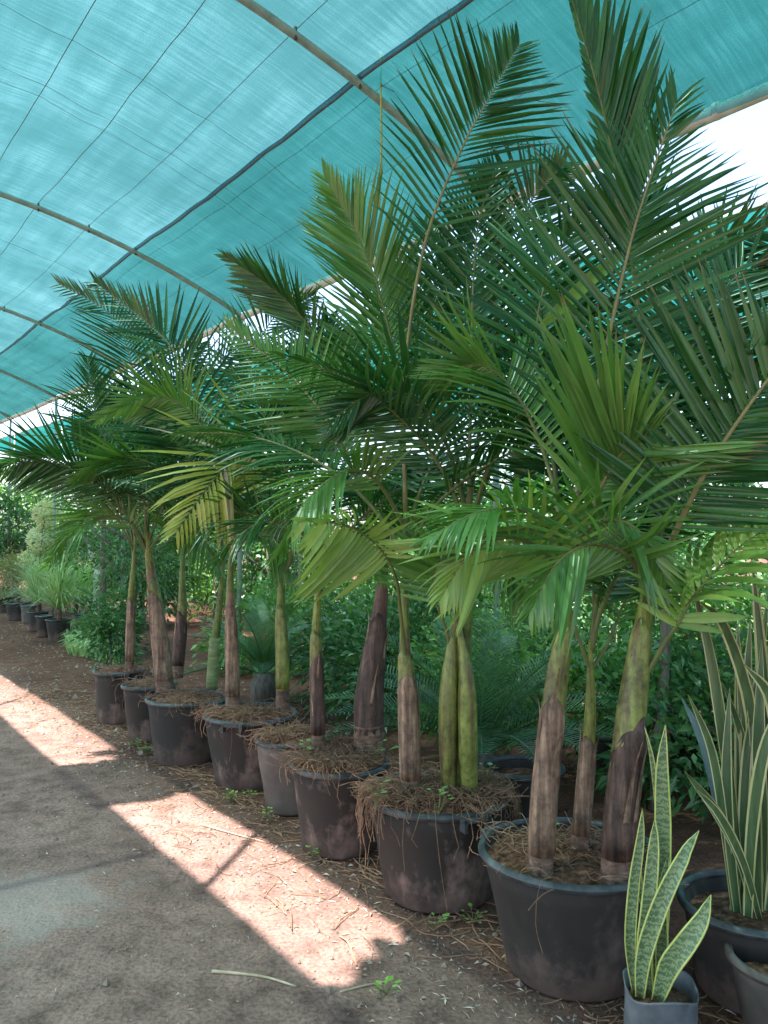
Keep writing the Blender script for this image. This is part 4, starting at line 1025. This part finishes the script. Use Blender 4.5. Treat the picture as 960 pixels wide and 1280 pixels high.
# topiary of three cream pompons
tb = onz(50, 770, 0); tb = Vector((tb.x, tb.y, 0)); YT = tb.y
tp = empty('pompon_topiary', tb, 'cream variegated topiary with three round pompons', 'topiary')
mb = MB(); mb.tube(crom([tb, at(50, 712, YT), at(53, 680, YT), at(56, 645, YT)], 10), .035, 7); mb.build('trunk', BARK, tp)
for (x, y, r, s) in ((58, 642, .25, 1), (52, 675, .27, 2), (37, 706, .28, 3)):
    mb = MB(); rb_ = random.Random(310 + s)
    for q in range(1700):
        d = Vector((rb_.gauss(0, 1), rb_.gauss(0, 1), rb_.gauss(0, 1))).normalized(); P = at(x, y, YT) + d * r * rb_.uniform(.78, 1.0)
        e = (d + Vector((rb_.gauss(0, .6), rb_.gauss(0, .6), rb_.gauss(0, .6) + .3))).normalized(); sd = e.cross(d + Vector((.3, .1, .2))).normalized(); L = rb_.uniform(.04, .08)
        k = len(mb.v); mb.v += [P, P + e * L * .5 + sd * L * .25, P + e * L, P + e * L * .5 - sd * L * .25]; mb.f += [(k, k+1, k+2), (k, k+2, k+3)]; mb.m += [0, 0]
    mb.build('pompon', BUSH['cream'], tp, smooth=False)
# far pots with plants along the left
far = [(4, 766, .42, 'olive', 'far black pot with a reddish wispy shrub at the left edge', 0), (22, 776, .46, 'olive', 'wide far pot with an olive wispy shrub', 0), (36, 780, .3, None, 'small grey far pot beside the wide one', 1),
       (47, 790, .34, 'g', 'far pot with a grey-green spiky grass tuft', 0), (55, 797, .26, None, 'low dark far pot at the path edge', 0), (73, 803, .36, 'g', 'brown far pot with the fuller grass tuft', 0), (103, 797, .32, 'g2', 'grey grow bag far back with a small bent stem', 1)]
for j, (x, y, d, kind, lab, gr) in enumerate(far):
    pp, c, rr, sz = pot(x, y, d, d * .78, .34, lab, POTGREY if gr else POT, .3, (), group='far pots along the left')
    top = c + Vector((0, 0, sz))
    if kind == 'olive':
        r = empty('wispy_shrub', top, 'wispy %s shrub growing in the far pot' % ('reddish' if j == 0 else 'olive'), 'shrub')
        mb = MB(); rnd = random.Random(400 + j)
        for q in range(9):
            a = rnd.uniform(0, 6.28); s = rnd.uniform(.1, .4)
            mb.tube([top, top + Vector((math.cos(a) * s * .5, math.sin(a) * s * .5, .35)), top + Vector((math.cos(a) * s, math.sin(a) * s, .75))], [.012, .008, .004], 5)
        mb.build('stems', BARK, r)
        leaf_cloud(top + Vector((0, 0, .55)), .4, .4, .45, 1500, .07, 410 + j, 2.2, 24, shell=.2).build('crown', BUSH['olive'], r, smooth=False)
    elif kind in ('g', 'g2'):
        r = empty('grass_tuft', top, ['', '', '', 'grey-green spiky tuft on a short trunk in the far pot', '', 'fuller grey-green fountain tuft in the brown far pot', 'yellowish tuft on a bent stem in the grow bag'][j], 'grass plant')
        hgt = .18 if kind == 'g' else .22
        mb = MB(); mb.tube([top - Vector((0, 0, .05)), top + Vector((0.01, 0, hgt))], [.05, .03], 8); mb.build('trunk', BARK if kind == 'g2' else TRUNKRING, r)
        rnd = random.Random(420 + j); mb = MB(); o = top + Vector((0, 0, hgt))
        for q in range(420 if kind == 'g' else 160):
            a = rnd.uniform(0, 6.28); el = rnd.uniform(.3, 1.5); L = rnd.uniform(.6, 1.15)
            hd = Vector((math.cos(a), math.sin(a), 0)); p1 = o + (hd * math.cos(el) + Vector((0, 0, math.sin(el)))) * L * .6
            p2 = p1 + (hd * math.cos(el - .7) + Vector((0, 0, math.sin(el - .7)))) * L * .5
            s = Vector((-hd.y, hd.x, 0)) * .006
            n0 = len(mb.v); mb.v += [o - s, o + s, p1 + s, p1 - s, p2]; mb.f += [(n0, n0+1, n0+2, n0+3), (n0+3, n0+2, n0+4)]; mb.m += [0, 0]
        mb.build('blades', BUSH['grass' if kind == 'g' else 'lime'], r, smooth=False, kind='stuff')
# strap-leaved ground cover at the path edge
mb = MB(); rnd = random.Random(77)
for i in range(1500):
    x = rnd.uniform(85, 160); y = 800 + (x - 85) * .22 + rnd.uniform(-10, 18)
    b = onz(x, y, 0); a = rnd.uniform(0, 6.28); L = rnd.uniform(.12, .25); hd = Vector((math.cos(a), math.sin(a), 0)); s = Vector((-hd.y, hd.x, 0)) * .009
    p1 = b + hd * L * .4 + Vector((0, 0, L * .9)); p2 = b + hd * L * 1.0 + Vector((0, 0, L * .7)); k = len(mb.v)
    mb.v += [b - s, b + s, p1 + s, p1 - s, p2]; mb.f += [(k, k+1, k+2, k+3), (k+3, k+2, k+4)]; mb.m += [0, 0]
tag(mb.build('ground_cover', BUSH['grass'], smooth=False), 'strappy green ground cover along the left path edge', 'plants', kind='stuff')
# white post / painted trunk
b = onz(121, 772, 0); b = Vector((b.x, b.y, 0))
wp = empty('painted_tree', b, 'small tree with white painted trunk beyond the left palms', 'tree')
mb = MB(); mb.tube(crom([b - Vector((0, 0, .05)), b + Vector((0, 0, .5)), b + Vector((-.01, 0, 1.0))], 8), [.085, .08, .078, .078, .076, .075, .074, .07], 12); mb.build('painted_trunk', WHITEPOST, wp)
mb = MB()
for s in (-1, 1): mb.tube([b + Vector((-.01, 0, .96)), b + Vector((s * .12, 0, 1.25)), b + Vector((s * .25, .05, 1.6))], [.055, .04, .025], 8)
mb.build('branches', PALEBARK, wp)
leaf_cloud(b + Vector((0, .1, 1.75)), .55, .5, .4, 900, .09, 333, 2.2, 16).build('crown', BUSH['deep'], wp, smooth=False)
# cycads
def cycad(px, Y, label, n, L, seed):
    b = at(*px, Y); b.z = 0
    r = empty('cycad', b, label, 'cycad'); rnd = random.Random(seed)
    mb = MB(); mb.tube([b - Vector((0, 0, .02)), b + Vector((0, 0, .2)), b + Vector((0, 0, .3))], [.12, .13, .08], 12); mb.build('trunk', BARK, r)
    for i in range(n):
        az = 2 * PI * i / n * 2.618 + rnd.uniform(-.2, .2); el = rnd.uniform(.35, 1.3); p = b + Vector((0, 0, .28)); pts = [p.copy()]; d = el
        for q in range(5):
            p = p + Vector((math.cos(az) * math.cos(d), math.sin(az) * math.cos(d), math.sin(d))) * L * rnd.uniform(.9, 1.1) / 5; d -= .17; pts.append(p.copy())
        sp = crom(pts, 14); mb = MB(); mb.tube(sp, [.008 * (1 - .7 * j / 13) for j in range(14)], 5)
        side = Vector((-math.sin(az), math.cos(az), 0))
        for j in range(38):
            t = .12 + .88 * j / 37; x = t * 13; k = min(int(x), 12); P = sp[k].lerp(sp[k+1], x - k); T = (sp[k+1] - sp[k]).normalized(); nn = side.cross(T)
            if nn.z < 0: nn = -nn
            ll = .2 * math.sin(PI * (.12 + .82 * t)) ** .7
            for s in (-1, 1):
                D = (side * s * .8 + T * .55 + nn * .3).normalized(); w = T * .004
                k0 = len(mb.v); e2 = P + D * ll - Vector((0, 0, .02))
                mb.v += [P - w, P + w, P + D * ll * .6 + w, P + D * ll * .6 - w, e2]; mb.f += [(k0, k0+1, k0+2, k0+3), (k0+3, k0+2, k0+4)]; mb.m += [0, 0]
        mb.build('frond', BUSH['cycad'], r, smooth=False)
cycad((600, 930), 4.5, 'large dark sago cycad behind the root-matted pot', 26, 1.0, 1)
cycad((330, 850), 7.2, 'dark sago cycad behind the orange-littered pot', 18, .85, 2)
cycad((140, 780), 10.5, 'bluish cycad beyond the leftmost palm pot', 14, .8, 3)
# grey smooth tree trunk behind the near pot
gt = onz(818, 1010, 0); gt = Vector((gt.x, gt.y, 0)); YG = gt.y
g = empty('slim_tree', gt, 'slim tree with smooth grey trunk right behind the nearest pot', 'tree')
mb = MB(); mb.tube(crom([gt - Vector((0, 0, .05)), at(822, 950, YG), at(830, 850, YG), at(832, 700, YG), at(828, 560, YG), at(820, 470, YG)], 16), [.036 - .0012 * q for q in range(16)], 10); mb.build('trunk', BARK, g)
leaf_cloud(at(840, 500, YG), .7, .7, .5, 2600, .075, 640, 2.6, 26).build('crown', BUSH['deep'], g, smooth=False)
# pots behind at the right
for (x, y, d, dz, lab, pl) in ((872, 965, .38, .26, 'black pot with a bushy plant behind the strap plant', 1), (752, 985, .36, .32, 'empty black pot standing behind the nearest pot', 0), (655, 1062, .4, .36, 'dark pot wedged between the two nearest pots', 0), (640, 930, .36, .3, 'dark pot in the shade beneath the large cycad', 0)):
    pp, c, rr, sz = pot(x, y, d, d * .78, dz, lab, POT, dz - .06, (), group='dark pots behind the row')
    if pl: shrub('potted_bush', 'small-leaved green bush in the black pot behind the strap plant', c + Vector((0, 0, dz + .2)), .26, .26, .24, 900, .05, BUSH['green'], 650, clumps=16, trunk=.012)
TERRA = surf('terracotta', [(0.3, (0.35, 0.16, 0.1)), (0.7, (0.55, 0.3, 0.2))], 8, 0.85, bstr=0.1)
PINKBAG = surf('faded_sack', [(0.3, (0.45, 0.3, 0.27)), (0.7, (0.62, 0.46, 0.42))], 6, 0.8, bstr=0.3)
for j, (x, y, Y, d, m, lab) in enumerate(((868, 800, 8.2, .5, TERRA, 'faded terracotta pot lying in the sunlit background, left one'), (905, 812, 7.8, .42, PINKBAG, 'pale pink plastic tub tipped over in the background'), (932, 800, 8.4, .5, TERRA, 'terracotta pot in the sunlit background, right one'), (890, 775, 9, .45, PINKBAG, 'pale pink tub standing on the background pile'))):
    c = at(x, y, Y); z0 = c.z - .2; b = Vector((c.x, c.y, max(0, z0)))
    o = empty('clay_pot', b, lab, 'pot', 'pots piled in the background at the right')
    mb = MB(); mb.lathe(b, [(.001, 0), (d * .33, 0), (d * .48, .36), (d * .5, .36), (d * .5, .4), (d * .46, .4), (d * .4, .1), (.001, .1)], 20); mb.build('pot_wall', m, o)
    if z0 > 0:
        mb = MB(); mb.box(Vector((b.x, b.y, z0 / 2)), (d, d, z0 - .004)); s = mb.build('stand_block', BARK, o, smooth=False)
# shrub with pink flowers, background right
fs = shrub('flowering_shrub', 'background shrub dotted with pink flowers at the right', at(900, 655, 8.5), .8, .6, .5, 1500, .1, BUSH['green'], 660, clumps=20)
PINK = surf('pink_petal', [(0.3, (0.6, 0.05, 0.15)), (0.7, (0.75, 0.12, 0.25))], 8, 0.6, bstr=0)
for (x, y) in ((866, 645), (948, 640), (955, 618), (820, 700), (905, 640)):
    c = at(x, y, 7.8); mb = MB()
    for q in range(6):
        a = q * 1.05; d = Vector((math.cos(a), -.4, math.sin(a))) * .05
        s = Vector((-math.sin(a), 0, math.cos(a))) * .022
        mb.face([c, c + d * .6 + s, c + d, c + d * .6 - s])
    mb.build('flower', PINK, fs, smooth=False)

# ------------------------------------------------------------------ ground litter
rnd = random.Random(5); mb = MB(); m2 = MB()
for i in range(10000):
    if i % 5 < 2:
        u = rnd.uniform(0.6, 9); v = rnd.gauss(1.9, .3)
    elif i % 5 == 2:
        u = rnd.uniform(5, 16); v = rnd.uniform(1.8, 4.0)
    else:
        u = rnd.uniform(0.2, 11); v = rnd.uniform(-1.0, 2.2)
    p = W(u, v); p.z = gz(p.x, p.y) + .003
    if p.y < .9: continue
    a = rnd.uniform(0, 6.28); kind = rnd.random()
    d = Vector((math.cos(a), math.sin(a), 0)); s = Vector((-d.y, d.x, 0))
    if kind < .5:
        L = rnd.uniform(.006, .04) * (1.1 if v > 1.6 else .6); w = L * rnd.choice((.04, .05, .07, .12)); k = len(mb.v)
        zz = Vector((0, 0, rnd.uniform(.0, .012)))
        mb.v += [p, p + d * L * .5 + s * w + zz, p + d * L + zz * .4, p + d * L * .5 - s * w + zz * .5]; mb.f += [(k, k+1, k+2), (k, k+2, k+3)]; mb.m += [0, 0]
    else:
        r = rnd.uniform(.002, .009) * (2.0 if rnd.random() < .08 else 1) * (2.6 if i % 5 == 2 else 1); k = len(m2.v)
        m2.v += [p + d * r, p + s * r * rnd.uniform(.6, 1.1), p - d * r, p - s * r, p + Vector((0, 0, r * rnd.uniform(.6, 1.2)))]
        m2.f += [(k, k+1, k+4), (k+1, k+2, k+4), (k+2, k+3, k+4), (k+3, k, k+4)]; m2.m += [0] * 4
tag(mb.build('leaf_litter', LITTER, smooth=False), 'dry leaf crumbs and chips strewn over the path', 'litter', kind='stuff')
tag(m2.build('grit', GRIT, smooth=False), 'grit and soil crumbs over the path', 'grit', kind='stuff')
mb = MB()
for i in range(900):
    u = rnd.uniform(.8, 8.5); v = 2.02 + abs(rnd.gauss(0, .22)) - (.4 if i % 9 == 0 else 0)
    p = W(u, v); p.z = gz(p.x, p.y) + .006; a = rnd.uniform(0, 6.28); pts = [p]
    for q in range(3):
        a += rnd.uniform(-.6, .6); s = rnd.uniform(.02, .09); w = pts[-1] + Vector((math.cos(a) * s, math.sin(a) * s, 0)); w.z = gz(w.x, w.y) + rnd.uniform(.003, .02); pts.append(w)
    mb.tube(crom(pts, 5), rnd.uniform(.001, .003), 3, cap=False)
tag(mb.build('fallen_roots', ROOT, smooth=False), 'loose brown roots and straw at the feet of the pots', 'litter', kind='stuff')
for (l, lab, r) in (([(265,1214),(300,1217),(335,1222),(370,1233)], 'long pale dry stick lying on the path', .006), ([(425,1240),(455,1232),(485,1226)], 'short dry stick beside the end of the sun strip', .004), ([(250,1030),(285,1040),(330,1052)], 'pale straw stalk between the sun strip and the pots', .004)):
    P = [onz(x, y, .008) for x, y in l]; mb = MB(); mb.tube(crom(P, 10), [r * (1 - .4 * q / 9) for q in range(10)], 6)
    tag(mb.build('dry_stick', STRAW), lab, 'stick', 'dry sticks on the path')
# weeds
wd = [(170, 935, 'largest weed seedling, beside the end of the far sun strip'), (183, 944, 'weed seedling in front of the wide black pot'), (290, 1003, 'bright weed in front of the orange-littered pot'), (312, 1000, 'tiny weed nearer to the orange-littered pot'), (335, 1025, 'tiny weed by the small grey pot'), (390, 1075, 'weed at the foot of the brown dusty pot'), (545, 1160, 'weed at the foot of the root-matted pot'), (592, 1155, 'weed between the two nearest pots'), (482, 1245, 'single green leaf sprout near the end of the sun strip')]
for j, (x, y, lab) in enumerate(wd):
    b = onz(x, y, .0); b.z = gz(b.x, b.y); r = empty('weed_seedling', b, lab, 'weed', 'weeds on the path'); rr_ = random.Random(900 + j)
    mb = MB(); ms = MB()
    for q in range(22 if j < 3 else 10):
        a = rr_.uniform(0, 6.28); s = rr_.uniform(.01, .06 if j < 3 else .04); t = b + Vector((math.cos(a) * s, math.sin(a) * s, rr_.uniform(.02, .06)))
        ms.tube([b, (b + t) / 2 + Vector((0, 0, .01)), t], .0012, 3, cap=False)
        L = rr_.uniform(.015, .03)
        d = Vector((math.cos(a), math.sin(a), .25)) * L; s2 = Vector((-math.sin(a), math.cos(a), 0)) * L * .42
        mb.face([t, t + d * .5 + s2, t + d, t + d * .5 - s2])
    ms.build('stems', RACHIS, r); mb.build('leaves', BUSH['lime'], r, smooth=False)
# sprouts in the pots
for (x, y, z, lab) in ((680, 1050, .40, 'tiny sprout beside the left stem in the nearest pot'), (382, 945, .46, 'small weed in the small grey pot by the slender stem'), (470, 1000, .47, 'sprout on the left rim of the root-matted pot'), (548, 1008, .47, 'round-leaved sprout in the root-matted pot'), (470, 945, .47, 'sprout at the foot of the fat dark stem'), (612, 975, .47, 'grassy sprout at the right of the root-matted pot')):
    b = onz(x, y, z); r = empty('weed_seedling', b, lab, 'weed', 'sprouts in the pots'); rr_ = random.Random(int(x)); ms = MB(); mb = MB()
    for q in range(7):
        a = rr_.uniform(0, 6.28); s = rr_.uniform(.005, .04); t = b + Vector((math.cos(a) * s, math.sin(a) * s, rr_.uniform(.02, .07)))
        ms.tube([b - Vector((0, 0, .03)), t], .0015, 3, cap=False); L = rr_.uniform(.018, .034)
        d = Vector((math.cos(a), math.sin(a), .2)) * L; s2 = Vector((-math.sin(a), math.cos(a), 0)) * L * .4
        mb.face([t, t + d * .5 + s2, t + d, t + d * .5 - s2])
    ms.build('stems', RACHIS, r); mb.build('leaves', BUSH['lime'], r, smooth=False)
